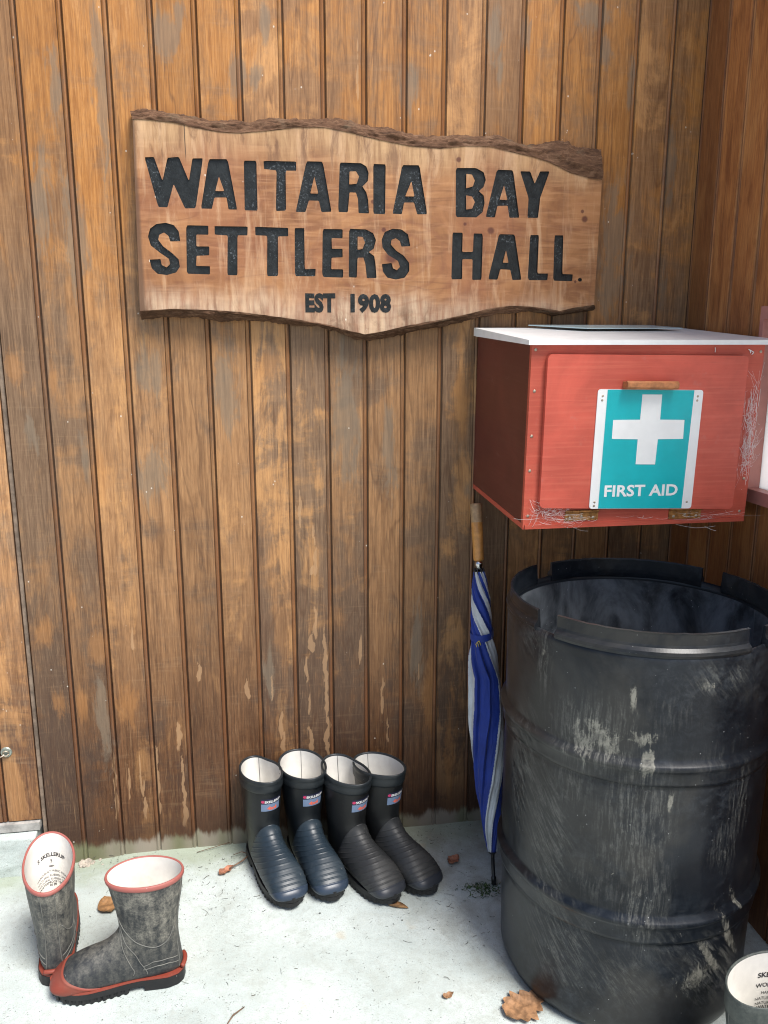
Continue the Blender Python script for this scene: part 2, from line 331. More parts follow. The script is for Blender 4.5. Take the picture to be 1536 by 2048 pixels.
def drum_mat(name='black_plastic', inner=False):
    t = NT(name); uv = t.coord('UV'); U, V, _ = t.sep(uv)
    def v(ku, kv, sh=0.0): return t.comb(t.math('MULTIPLY', U, ku), t.math('MULTIPLY', V, kv), sh)
    def warped(ku, kv, sh, k):
        w_ = t.noise(v(6, 6, sh + 4), 1, 4, 0.6, 0.0, True); return t.add(v(ku, kv, sh), t.mul(w_, (k, k, 0)))
    reg = t.noise(v(4.0, 3.0), 1, 6, 0.65, 0.8); reg2 = t.noise(v(5.5, 4.2, 33), 1, 6, 0.65, 0.8); reg3 = t.noise(v(3.5, 5.5, 61), 1, 6, 0.65, 0.8)
    f = t.noise(v(150, 150, 9), 1, 5, 0.75); f2 = t.noise(v(45, 45, 19), 1, 7, 0.75, 0.5)
    sv = t.noise(warped(150, 16, 1, 3.0), 1, 6, 0.75, 0.3)       # rubbed down, nearly upright
    sh_ = t.noise(warped(22, 170, 2, 4.0), 1, 6, 0.75, 0.3)      # dragged round
    sdg = t.noise(t.comb(t.math('ADD', t.math('MULTIPLY', U, 90), t.math('MULTIPLY', V, 70)), t.math('SUBTRACT', t.math('MULTIPLY', V, 14), t.math('MULTIPLY', U, 12)), 5), 1, 6, 0.75, 0.6)
    at = t.attr('scuff'); sc = t.t.nodes.new('ShaderNodeSeparateColor'); t.t.links.new(at.outputs['Color'], sc.inputs[0])
    jg = t.math('MULTIPLY', t.math('SUBTRACT', t.noise(v(30, 18, 81), 1, 8, 0.75, 0.8), 0.5), 1.8)
    ra = t.step(t.math('ADD', sc.outputs[0], t.math('MULTIPLY', jg, 0.5)), 0.15, 0.85)
    ba = t.step(t.math('ADD', sc.outputs[2], t.math('MULTIPLY', jg, 0.5)), 0.15, 0.85)
    m1 = t.math('MULTIPLY', ra, t.step(sv, 0.44, 0.66)); m2 = t.math('MULTIPLY', ba, t.step(sdg, 0.44, 0.64))
    m3 = t.math('MULTIPLY', t.math('MULTIPLY', t.step(reg2, 0.56, 0.68), t.step(sh_, 0.54, 0.70)), 0.5)
    m = t.math('MULTIPLY', t.math('MAXIMUM', m1, t.math('MAXIMUM', m2, m3)), t.step(f, 0.30, 0.62, 0.3, 1.0))
    cream = t.step(t.math('ADD', sc.outputs[1], t.math('ADD', t.math('MULTIPLY', jg, 1.1), t.math('MULTIPLY', t.math('SUBTRACT', sv, 0.5), 1.3))), 0.45, 0.75)
    base = t.mix(t.step(t.noise(v(6, 6, 20), 1, 6, 0.65), 0.35, 0.7), (0.0035, 0.0050, 0.0080), (0.011, 0.014, 0.019))
    haze_ = t.math('MULTIPLY', t.step(f2, 0.42, 0.72), t.step(t.noise(v(3, 3, 44), 1, 4, 0.6), 0.35, 0.7))
    base = t.mix(t.math('MULTIPLY', haze_, 0.60), base, (0.050, 0.058, 0.068))
    brn = t.math('MULTIPLY', t.step(t.noise(v(2.6, 2.2, 90), 1, 6, 0.65, 0.5), 0.48, 0.62), 0.5); base = t.mix(brn, base, (0.045, 0.043, 0.038))
    if inner:
        base = t.mix(t.math('MULTIPLY', t.step(t.noise(v(9, 6, 70), 1, 6, 0.66, 0.5), 0.30, 0.70), 0.85), base, (0.17, 0.19, 0.21))  # inside wall: dust, plus a paler tone standing in for light reaching in
    if inner: m = t.math('MULTIPLY', m3, 0.3)
    c = t.mix(t.math('MULTIPLY', m, 0.55), base, (0.20, 0.20, 0.18))
    c = t.mix(t.math('MULTIPLY', t.math('MULTIPLY', cream, t.step(f2, 0.32, 0.60, 0.15, 1.0)), 0.62), c, (0.31, 0.30, 0.25))
    ch = t.math('MULTIPLY', t.step(t.noise(v(26, 15, 50), 1, 7, 0.74, 1.2), 0.70, 0.75), t.step(f, 0.35, 0.55, 0.2, 0.9)); c = t.mix(ch, c, (0.45, 0.435, 0.37))
    sp = t.math('MULTIPLY', t.step(t.voronoi(v(85, 85), 1.0), 0.05, 0.10, 1.0, 0.0), t.step(t.noise(v(14, 14, 3), 1, 3), 0.55, 0.6)); c = t.mix(t.math('MULTIPLY', sp, 0.7), c, (0.45, 0.46, 0.46))
    t.set(color=c, rough=t.math('ADD', 0.42 if inner else 0.30, t.math('ADD', t.math('MULTIPLY', m, 0.4), t.math('MULTIPLY', haze_, 0.12))), spec=0.32)
    t.bump(t.math('ADD', t.math('MULTIPLY', f, 0.5), f2), 0.10, 0.001)
    return t.m

def red_paint(name, col, axis_len=0):
    t = NT(name); co = t.coord(); X, Y, Z = t.sep(co)
    g = t.noise(t.comb(t.math('MULTIPLY', X, 5), t.math('MULTIPLY', Y, 5), t.math('MULTIPLY', Z, 150)), 1, 4, 0.6)
    g2 = t.noise(t.comb(t.math('MULTIPLY', X, 16), t.math('MULTIPLY', Y, 16), t.math('MULTIPLY', Z, 420)), 1, 3, 0.6)
    n = t.noise(co, 7, 6, 0.6, 0.4)
    c = t.mix(t.step(n, 0.3, 0.7), tuple(x * 0.85 for x in col), tuple(x * 1.15 for x in col))
    c = t.mix(t.math('MULTIPLY', t.step(g, 0.45, 0.72), 0.35), c, (col[0] * 1.2, col[1] * 1.8, col[2] * 1.8))
    c = t.mix(t.math('MULTIPLY', t.step(g2, 0.60, 0.74), 0.30), c, (col[0] * 0.55, col[1] * 0.5, col[2] * 0.5))
    c = t.mix(t.math('MULTIPLY', t.step(t.noise(co, 22, 5, 0.7), 0.60, 0.75), 0.25), c, (0.42, 0.26, 0.22))
    t.set(color=c, rough=0.45, spec=0.4); t.bump(t.math('ADD', g, g2), 0.16, 0.001)
    return t.m

def sign_wood():
    t = NT('slab_wood'); co = t.add(t.coord(), (0.32, 0.0, 1.66)); X, Y, Z = t.sep(co)
    warp = t.noise(co, 3.0, 3, 0.5, 0.0)
    gr = t.noise(t.comb(t.math('MULTIPLY', X, 9), t.math('MULTIPLY', warp, 3), t.math('MULTIPLY', Z, 95)), 1, 5, 0.6, 0.6)
    vert = t.noise(t.comb(t.math('MULTIPLY', X, 75), 0, t.math('MULTIPLY', Z, 7)), 1, 5, 0.65, 0.3)
    pat = t.noise(co, 6, 6, 0.6, 0.8)
    fg = t.math('PINGPONG', t.math('MULTIPLY', t.noise(t.comb(t.math('MULTIPLY', X, 2.6), 1, t.math('MULTIPLY', Z, 11)), 1, 3, 0.55, 0.8), 11.0), 1.0)
    heart = t.mix(t.step(pat, 0.3, 0.7), (0.19, 0.074, 0.026), (0.37, 0.175, 0.068)); heart = t.mix(t.math('MULTIPLY', t.step(fg, 0.0, 0.45, 1.0, 0.0), 0.40), heart, (0.13, 0.046, 0.020))
    heart = t.mix(t.math('MULTIPLY', t.step(gr, 0.45, 0.7), 0.40), heart, (0.50, 0.265, 0.125))
    sap = t.mix(t.step(vert, 0.3, 0.7), (0.26, 0.145, 0.065), (0.51, 0.325, 0.165))
    pale = t.mix(t.step(vert, 0.3, 0.7), (0.30, 0.17, 0.11), (0.59, 0.45, 0.31))
    wz = t.math('ADD', Z, t.math('MULTIPLY', t.math('SUBTRACT', t.noise(t.comb(t.math('MULTIPLY', X, 9), 0, t.math('MULTIPLY', Z, 4)), 1, 5, 0.6), 0.5), 0.14))
    wz = t.math('ADD', wz, t.math('MULTIPLY', t.math('SUBTRACT', X, 0.3), 0.03))
    c = t.mix(t.math('MULTIPLY', t.step(wz, 1.74, 1.83), 0.85), heart, sap)
    c = t.mix(t.math('MULTIPLY', t.step(wz, 1.435, 1.51, 1.0, 0.0), 0.8), c, pale)
    tone = t.noise(co, 2.2, 4, 0.55); c = t.mix(t.math('MULTIPLY', t.step(tone, 0.48, 0.64), 0.42), c, (0.25, 0.085, 0.042)); vt = t.noise(t.comb(t.math('MULTIPLY', X, 22), 5, t.math('MULTIPLY', Z, 3)), 1, 6, 0.7, 0.5); c = t.mix(t.math('MULTIPLY', t.step(vt, 0.50, 0.64), 0.38), c, (0.60, 0.40, 0.24))
    dk = t.step(t.noise(t.comb(t.math('MULTIPLY', X, 30), 2, t.math('MULTIPLY', Z, 6)), 1, 6, 0.7, 0.4), 0.50, 0.66)
    dk = t.math('MULTIPLY', dk, t.math('MAXIMUM', t.step(Z, 1.73, 1.82, 0.35, 1.0), t.step(Z, 1.42, 1.50, 0.9, 0.35)))
    c = t.mix(t.math('MULTIPLY', dk, 0.75), c, (0.13, 0.058, 0.028))
    eg = t.math('MULTIPLY', t.math('MAXIMUM', t.step(wz, 1.42, 1.455, 1.0, 0.0), t.step(wz, 1.83, 1.87)), t.step(t.noise(co, 9, 6, 0.7), 0.45, 0.6)); c = t.mix(t.math('MULTIPLY', eg, 0.6), c, (0.12, 0.062, 0.032))
    # growth rings round a knot right of centre
    dx = t.math('SUBTRACT', X, 0.34); dz = t.math('MULTIPLY', t.math('SUBTRACT', Z, 1.575), 1.6)
    rr = t.math('SQRT', t.math('ADD', t.math('MULTIPLY', dx, dx), t.math('MULTIPLY', dz, dz)))
    rw = t.math('PINGPONG', t.math('ADD', t.math('MULTIPLY', rr, 46), t.math('MULTIPLY', pat, 3.2)), 1.0)
    c = t.mix(t.math('MULTIPLY', t.step(rw, 0.0, 0.4, 1.0, 0.0), t.step(rr, 0.02, 0.36, 0.5, 0.0)), c, (0.22, 0.085, 0.04))
    for kx, kz, kr in ((0.345, 1.573, 0.016), (0.326, 1.637, 0.006), (0.832, 1.672, 0.009), (0.825, 1.690, 0.005), (0.592, 1.640, 0.010), (0.526, 1.654, 0.004), (0.30, 1.70, 0.006), (0.815, 1.522, 0.004), (0.507, 1.80, 0.007)):
        ax = t.math('SUBTRACT', X, kx); az = t.math('SUBTRACT', Z, kz)
        d = t.math('SQRT', t.math('ADD', t.math('MULTIPLY', ax, ax), t.math('MULTIPLY', az, az)))
        d = t.math('ADD', d, t.math('MULTIPLY', t.math('SUBTRACT', vert, 0.5), 0.004))
        c = t.mix(t.math('MULTIPLY', t.step(d, kr * 0.5, kr * 1.15, 1.0, 0.0), 0.85), c, (0.085, 0.022, 0.012))
    # dark strip down the left end
    le = t.step(t.math('ADD', X, t.math('MULTIPLY', vert, 0.006)), -0.239, -0.231, 1.0, 0.0); c = t.mix(t.math('MULTIPLY', le, 0.85), c, (0.10, 0.05, 0.025))
    ck = t.math('MULTIPLY', t.step(t.math('ABSOLUTE', t.math('SUBTRACT', X, t.math('ADD', -0.133, t.math('MULTIPLY', warp, 0.006)))), 0.0, 0.0018, 1.0, 0.0), t.step(Z, 1.77, 1.80)); c = t.mix(ck, c, (0.03, 0.018, 0.01))
    fl = t.math('MULTIPLY', t.step(t.voronoi(t.comb(X, 0, t.math('MULTIPLY', Z, 0.5)), 60), 0.05, 0.10, 1.0, 0.0), t.step(t.noise(co, 14, 2), 0.60, 0.64))
    c = t.mix(t.math('MULTIPLY', fl, 0.8), c, (0.75, 0.70, 0.6))
    t.set(color=c, rough=t.math('ADD', 0.38, t.math('MULTIPLY', gr, 0.25)), spec=0.45); t.bump(t.math('ADD', t.math('MULTIPLY', gr, 0.7), vert), 0.3, 0.001)
    return t.m

def bark_mat():
    t = NT('bark'); co = t.coord(); X, Y, Z = t.sep(co)
    n = t.noise(t.comb(t.math('MULTIPLY', X, 26), t.math('MULTIPLY', Y, 110), t.math('MULTIPLY', Z, 110)), 1, 8, 0.72, 0.9); n2 = t.noise(co, 9, 5, 0.6)
    c = t.ramp(n, [(0.25, (0.022, 0.011, 0.006)), (0.5, (0.095, 0.048, 0.026)), (0.72, (0.21, 0.125, 0.075)), (0.9, (0.33, 0.24, 0.17))])
    c = t.mix(t.math('MULTIPLY', t.step(n2, 0.55, 0.72), 0.4), c, (0.20, 0.17, 0.115))
    t.set(color=c, rough=0.8, spec=0.2); t.bump(n, 0.8, 0.004); return t.m

def black_paint():
    t = NT('black_letter_paint'); co = t.coord(); n = t.noise(co, 60, 5, 0.65); n2 = t.noise(co, 10, 4)
    c = t.mix(t.step(n, 0.35, 0.7), (0.006, 0.0075, 0.008), (0.017, 0.020, 0.021))
    wt = t.math('MULTIPLY', t.step(t.noise(co, 190, 4, 0.7), 0.54, 0.66), t.step(n2, 0.46, 0.60)); c = t.mix(t.math('MULTIPLY', wt, 0.30), c, (0.30, 0.34, 0.37))
    t.set(color=c, rough=0.34, spec=0.35); t.bump(t.math('ADD', n, t.noise(co, 220, 3)), 0.5, 0.0016); return t.m

def fabric(name, col, dirt=(0.2, 0.2, 0.2)):
    t = NT(name); co = t.coord(); n = t.noise(co, 12, 5, 0.6); f = t.noise(co, 900, 2)
    c = t.mix(t.step(n, 0.3, 0.75), tuple(x * 0.75 for x in col), tuple(min(1, x * 1.12) for x in col)); c = t.mix(t.math('MULTIPLY', t.step(t.noise(co, 35, 5, .7), 0.55, 0.75), 0.3), c, dirt)
    t.set(color=c, rough=0.62, spec=0.3, sheen=0.15); t.bump(f, 0.1, 0.0005); return t.m

M = {}
M['wall'] = wood_wall('weathered_cladding', 0, BOARD_X0, BOARD_W)
M['door'] = wood_wall('weathered_lit_door_boards', 0, BOARD_X0, BOARD_W, door=True)
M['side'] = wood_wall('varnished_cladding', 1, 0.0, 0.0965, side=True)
M['concrete'] = concrete_mat('porch_concrete'); M['whitecon'] = concrete_mat('pale_concrete', True)
M['ground'] = plain('gravel_ground', (0.42, 0.42, 0.38), 0.9, var=0.3, scale=8, bump=0.3)
M['slab'] = sign_wood(); M['bark'] = bark_mat(); M['black'] = black_paint()
M['red'] = red_paint('red_box_paint', (0.48, 0.085, 0.052)); M['reddoor'] = red_paint('red_lid_paint', (0.55, 0.098, 0.064))
M['maroon'] = red_paint('dark_red_side', (0.105, 0.022, 0.015))  # side panels: same red recipe as the front, much darker tone
M['white'] = plain('white_paint', (0.80, 0.81, 0.80), 0.45, var=0.04, scale=20, dirt=(0.5, 0.48, 0.42), dirt_amt=0.2)
M['plate'] = plain('white_sign_plate', (0.82, 0.83, 0.82), 0.35, var=0.03, scale=25)
M['teal'] = plain('teal_sign_print', (0.0, 0.42, 0.46), 0.35, var=0.06, scale=14)
M['handle'] = plain('varnished_handle', (0.42, 0.17, 0.065), 0.4, var=0.3, scale=60)
M['brass'] = plain('rusty_brass', (0.36, 0.17, 0.05), 0.5, metal=0.5, var=0.4, scale=90, bump=0.2)
M['screw'] = plain('screw_metal', (0.42, 0.36, 0.28), 0.45, metal=0.7, var=0.2, scale=200)
M['web'] = plain('cobweb_silk', (0.72, 0.70, 0.68), 0.8, var=0.1)
M['drum'] = drum_mat(); M['drum_in'] = drum_mat('dusty_lit_black_plastic', True)
M['sheet'] = plain('pale_blue_sheet', (0.48, 0.60, 0.62), 0.25, var=0.1, scale=9)
M['blue'] = fabric('blue_nylon', (0.011, 0.036, 0.25), (0.015, 0.03, 0.12)); M['grey'] = fabric('white_nylon', (0.52, 0.55, 0.57), (0.32, 0.33, 0.32))
M['yellow'] = plain('yellow_print', (0.65, 0.50, 0.04), 0.5)
M['bamboo'] = plain('umbrella_handle_wood', (0.50, 0.23, 0.06), 0.35, var=0.2, scale=50); M['bamboo_worn'] = plain('worn_handle_wood', (0.36, 0.23, 0.12), 0.5, var=0.25, scale=70)
M['chrome'] = plain('chrome', (0.6, 0.6, 0.6), 0.2, metal=1.0, var=0.1); M['blackmetal'] = plain('black_metal', (0.012, 0.012, 0.014), 0.35, var=0.2)
M['rub_blue'] = rubber_mat('black_rubber', (0.0050, 0.0068, 0.0088), (0.035, 0.040, 0.042), 0.25, 0.36)
M['panel_blue'] = rubber_mat('blue_black_ribbed_rubber', (0.016, 0.026, 0.036), (0.075, 0.09, 0.10), 0.4, 0.36)
M['cap_blue'] = rubber_mat('blue_black_toe_rubber', (0.022, 0.034, 0.054), (0.08, 0.09, 0.10), 0.3, 0.28)
M['rub_brown'] = rubber_mat('worn_black_rubber', (0.0065, 0.0070, 0.0076), (0.042, 0.040, 0.037), 0.3, 0.40)
M['panel_brown'] = rubber_mat('charcoal_ribbed_rubber', (0.022, 0.023, 0.024), (0.085, 0.082, 0.076), 0.45, 0.48)
M['cap_brown'] = rubber_mat('charcoal_toe_rubber', (0.024, 0.027, 0.034), (0.08, 0.08, 0.08), 0.3, 0.34)
M['collar'] = rubber_mat('rubber_collar', (0.014, 0.018, 0.021), (0.10, 0.10, 0.095), 0.35, 0.4)
M['sole'] = rubber_mat('black_sole_rubber', (0.008, 0.008, 0.009), (0.06, 0.058, 0.05), 0.25, 0.5)
M['lining'] = plain('cream_cloth_lining', (0.68, 0.66, 0.61), 0.85, var=0.09, scale=16, dirt=(0.42, 0.36, 0.28), dirt_amt=0.5)
M['dusty'] = rubber_mat('dusty_black_rubber', (0.010, 0.013, 0.017), (0.27, 0.255, 0.21), 0.9, 0.5, True)
M['dustyred'] = rubber_mat('red_rubber_trim', (0.20, 0.036, 0.021), (0.16, 0.085, 0.06), 0.6, 0.5)
M['pink'] = rubber_mat('faded_red_rim', (0.29, 0.085, 0.070), (0.34, 0.19, 0.16), 0.5, 0.5)
M['seam'] = rubber_mat('dusty_seam_rubber', (0.11, 0.11, 0.10), (0.30, 0.29, 0.25), 0.8, 0.6)
M['green'] = rubber_mat('green_black_rubber', (0.030, 0.038, 0.036), (0.15, 0.16, 0.14), 0.6, 0.45, True)
M['badge'] = plain('grey_blue_badge', (0.155, 0.215, 0.33), 0.45, var=0.06); M['navy'] = plain('navy_badge', (0.010, 0.012, 0.035), 0.4, var=0.1)
M['ink'] = plain('printed_ink', (0.035, 0.033, 0.035), 0.7); M['badge_white'] = plain('white_badge_print', (0.75, 0.75, 0.75), 0.5, var=0.02)
M['badge_orange'] = plain('orange_badge_print', (0.75, 0.14, 0.075), 0.5, var=0.05); M['badge_pink'] = plain('pink_badge_print', (0.52, 0.035, 0.12), 0.5, var=0.05)
M['leaf'] = plain('brown_leaf', (0.22, 0.115, 0.045), 0.7, var=0.4, scale=70, bump=0.3); M['leafred'] = plain('reddish_leaf', (0.30, 0.125, 0.07), 0.7, var=0.4, scale=90, bump=0.3)
M['leafpale'] = plain('pale_dead_leaf', (0.27, 0.145, 0.07), 0.7, var=0.4, scale=70, bump=0.3)
M['twig'] = plain('dry_twig', (0.13, 0.08, 0.05), 0.8, var=0.4, scale=120); M['litter'] = plain('dark_litter', (0.10, 0.095, 0.075), 0.9, var=0.6, scale=15)
M['moss'] = plain('green_moss', (0.045, 0.085, 0.025), 0.9, var=0.5, scale=60); M['stone'] = plain('pale_rubble', (0.33, 0.29, 0.24), 0.9, var=0.35, scale=60, bump=0.5)
M['greywood'] = plain('grey_weathered_timber', (0.30, 0.29, 0.27), 0.8, var=0.3, scale=40, bump=0.3)
M['jamb'] = plain('weathered_jamb', (0.17, 0.125, 0.09), 0.8, var=0.4, scale=30)
M['galv'] = plain('galvanised_metal', (0.28, 0.32, 0.28), 0.5, metal=0.6, var=0.3, scale=90)
M['pinkframe'] = plain('pink_window_paint', (0.44, 0.19, 0.155), 0.5, var=0.08, scale=30)
_t = NT('frosted_glass'); _tr = _t.t.nodes.new('ShaderNodeBsdfTranslucent'); _tr.inputs[0].default_value = (1, 1, 1, 1)
_mx = _t.t.nodes.new('ShaderNodeMixShader'); _mx.inputs[0].default_value = 0.9
_t.set(color=(0.9, 0.9, 0.9), rough=0.4); _t.t.links.new(_t.b.outputs[0], _mx.inputs[1]); _t.t.links.new(_tr.outputs[0], _mx.inputs[2]); _t.t.links.new(_mx.outputs[0], _t.out.inputs[0])
M['frosted'] = _t.m

# ------------------------------------------------------------------ ground and floor
gx = 600
structure(mesh('ground', [(-gx, -gx, -0.12), (gx, -gx, -0.12), (gx, gx, -0.12), (-gx, gx, -0.12)], [(0, 1, 2, 3)], M['ground']))
def make_floor():
    xs = np.concatenate([np.linspace(-2.2, -0.9, 10), np.linspace(-0.88, 1.15, 150)]); ys = np.concatenate([np.linspace(-2.7, -1.1, 12), np.linspace(-1.08, 0.12, 100)])
    vs = []
    for x in xs:
        for y in ys:
            z = 0.0022 * mnoise.fractal(Vector((x * 6, y * 6, 0)), 0.8, 2.2, 4)
            z -= 0.016 * max(0.0, min(1.0, (-0.36 - x) / 0.2)) * max(0.0, min(1.0, (y + 0.16) / 0.14))
            vs.append((x, y, min(z, 0.001)))
    o = mesh('floor', vs, grid_faces(len(xs), len(ys)), M['concrete'], smooth=True)
    bm = bmesh.new(); bm.from_mesh(o.data)
    ed = [e for e in bm.edges if e.is_boundary]
    r = bmesh.ops.extrude_edge_only(bm, edges=ed); bmesh.ops.translate(bm, vec=(0, 0, -0.13), verts=[g for g in r['geom'] if isinstance(g, bmesh.types.BMVert)])
    bmesh.ops.recalc_face_normals(bm, faces=bm.faces); bm.to_mesh(o.data); bm.free()
    return structure(o)
make_floor()

# ------------------------------------------------------------------ timber walls
def board_profile(bw, flat=20):
    """offsets across one board (0..bw, groove bottom at both ends) and depth into the wall"""
    pr = [(0.0, 0.0045), (0.0012, 0.0040), (0.0030, 0.0)]
    b0 = bw - 0.0118
    pr += [(0.0030 + (b0 - 0.0030) * k / flat, 0.0) for k in range(1, flat + 1)]
    pr += [(b0 + 0.0010, 0.0022), (b0 + 0.0022, 0.0012), (b0 + 0.0040, 0.0002), (b0 + 0.0060, -0.0006), (b0 + 0.0080, 0.0002), (b0 + 0.0097, 0.0014), (b0 + 0.0108, 0.0040)]
    return pr
PALE = [(629, 1052, 1146, 5), (622, 1134, 1148, 11), (631, 1208, 1275, 5), (622, 1271, 1302, 9), (650, 1251, 1349, 5), (613, 1310, 1365, 5), (654, 1345, 1509, 7), (650, 1330, 1360, 9), (619, 1388, 1435, 4), (764, 1353, 1420, 5),
        (775, 1435, 1486, 4), (562, 1415, 1478, 6), (568, 1465, 1500, 8), (621, 1455, 1500, 8), (355, 1445, 1500, 7), (367, 1490, 1650, 4), (370, 1600, 1650, 8), (398, 1326, 1361, 7), (494, 1361, 1396, 7), (266, 1255, 1298, 4),
        (316, 1470, 1640, 4), (232, 1505, 1640, 5), (258, 1520, 1600, 3), (280, 1510, 1590, 3), (715, 70, 205, 3), (720, 1270, 1330, 4), (545, 1350, 1400, 4), (600, 980, 1060, 5), (838, 1320, 1360, 3), (290, 1560, 1640, 4)]
ORNG = [(88, 1240, 1295, 20), (164, 1380, 1435, 13), (121, 1372, 1435, 18), (30, 700, 760, 20), (105, 730, 800, 10), (200, 880, 1000, 30), (195, 1260, 1330, 30), (150, 1180, 1230, 10), (250, 1350, 1450, 25), (860, 1300, 1480, 18), (900, 1350, 1640, 16), (540, 690, 750, 25), (920, 700, 950, 20)]
GREY = [(988, 0, 130, 18), (1000, 100, 180, 8), (1195, 0, 60, 40), (1210, 60, 130, 14), (330, 20, 120, 26), (360, 0, 60, 14), (203, 0, 330, 14), (110, 90, 260, 16), (475, 100, 190, 18), (510, 120, 180, 12), (300, 690, 800, 35), (300, 890, 1000, 38), (530, 0, 90, 8), (1262, 100, 240, 10), (1050, 30, 100, 12),
        (450, 690, 860, 30), (690, 690, 960, 34), (940, 960, 1000, 16), (60, 800, 920, 16), (170, 860, 980, 14), (1225, 350, 640, 34), (1340, 230, 420, 16), (1325, 520, 640, 14), (835, 1200, 1400, 18), (780, 780, 1000, 18), (208, 1350, 1520, 18), (540, 1290, 1400, 16), (85, 300, 560, 20), (150, 330, 620, 20), (820, 120, 230, 20)]
def make_wall():
    x0, x1, z1 = -0.578, 1.147, 3.0
    cols = [(x0, 0.0)]
    i = math.floor((x0 - BOARD_X0) / BOARD_W) - 1
    prof = board_profile(BOARD_W)
    while BOARD_X0 + i * BOARD_W < x1:
        for dx, d in prof:
            x = BOARD_X0 + i * BOARD_W + dx
            if x0 + 1e-4 < x < x1 - 1e-4: cols.append((x, d))
        i += 1
    cols.append((x1, 0.0))
    zs = np.concatenate([np.arange(-0.13, 2.32, 0.006), np.array([2.4, 2.7, 3.0])])
    n, m = len(cols), len(zs); cx = np.array([c[0] for c in cols]); cd = np.array([c[1] for c in cols])
    # boards are never quite flush: each leans a fraction of a millimetre
    bi = np.floor((cx - BOARD_X0) / BOARD_W + 1e-6).astype(int); lift = (np.random.default_rng(3).random(60) - 0.5) * 0.0016
    V = np.zeros((m, n, 3)); V[:, :, 0] = cx[None, :]; V[:, :, 1] = (cd + lift[bi + 20])[None, :]; V[:, :, 2] = zs[:, None]
    o = mesh('timber_wall', V.reshape(-1, 3), grid_faces(m, n), M['wall'], smooth=False)
    paint_wear(o, V, x0, x1)
    # solid behind
    bm = bmesh.new(); bm.from_mesh(o.data); add_box(bm, x0, x1, 0.012, 0.11, -0.13, 3.0); bm.to_mesh(o.data); bm.free()
    return tag(o, 'weathered brown beaded timber wall behind the carved name board', 'wall')
def paint_wear(o, V, x0, x1):
    m, n, _ = V.shape; X = V[:, :, 0]; Z = V[:, :, 2]; A = np.zeros((m, n, 4), dtype=np.float32); A[:, :, 3] = 1
    for ch, lst, asp in ((0, PALE, 1.0), (1, ORNG, 1.0), (2, GREY, 1.0)):
        for px, p0, p1, hw in lst:
            ax, az = wall_xz(px, p0); bx, bz = wall_xz(px, p1); c = (ax + bx) / 2; zc = (az + bz) / 2; hz = abs(az - bz) / 2 + 0.004; hx = hw / 800.0
            if ch == 0:
                zz = Z[:, 0]; sd_ = px * 0.37
                wob = np.array([mnoise.noise(Vector((z * 22, sd_, 0))) * 0.9 + mnoise.noise(Vector((z * 70, sd_, 5))) * 0.5 for z in zz]) * hx
                fw = np.array([0.75 + 0.7 * mnoise.noise(Vector((z * 34, sd_, 9))) for z in zz]) * np.clip(1.05 - 0.55 * (zz - (zc - hz)) / (2 * hz + 1e-6), 0.4, 1.1)
                d = np.abs((X - c - wob[:, None]) / (hx * np.maximum(fw, 0.25))[:, None]) ** 2.2 + np.abs((Z - zc) / hz) ** 4
            else: d = (np.abs((X - c) / hx) ** 2.5 + np.abs((Z - zc) / hz) ** 3)
            A[:, :, ch] = np.maximum(A[:, :, ch], np.exp(-0.75 * d) if ch == 0 else np.exp(-0.8 * (np.abs((X - c) / hx) ** 1.7 + np.abs((Z - zc) / hz) ** 1.7)))
    at = o.data.color_attributes.new('wear', 'FLOAT_COLOR', 'POINT'); at.data.foreach_set('color', A.reshape(-1))
make_wall()

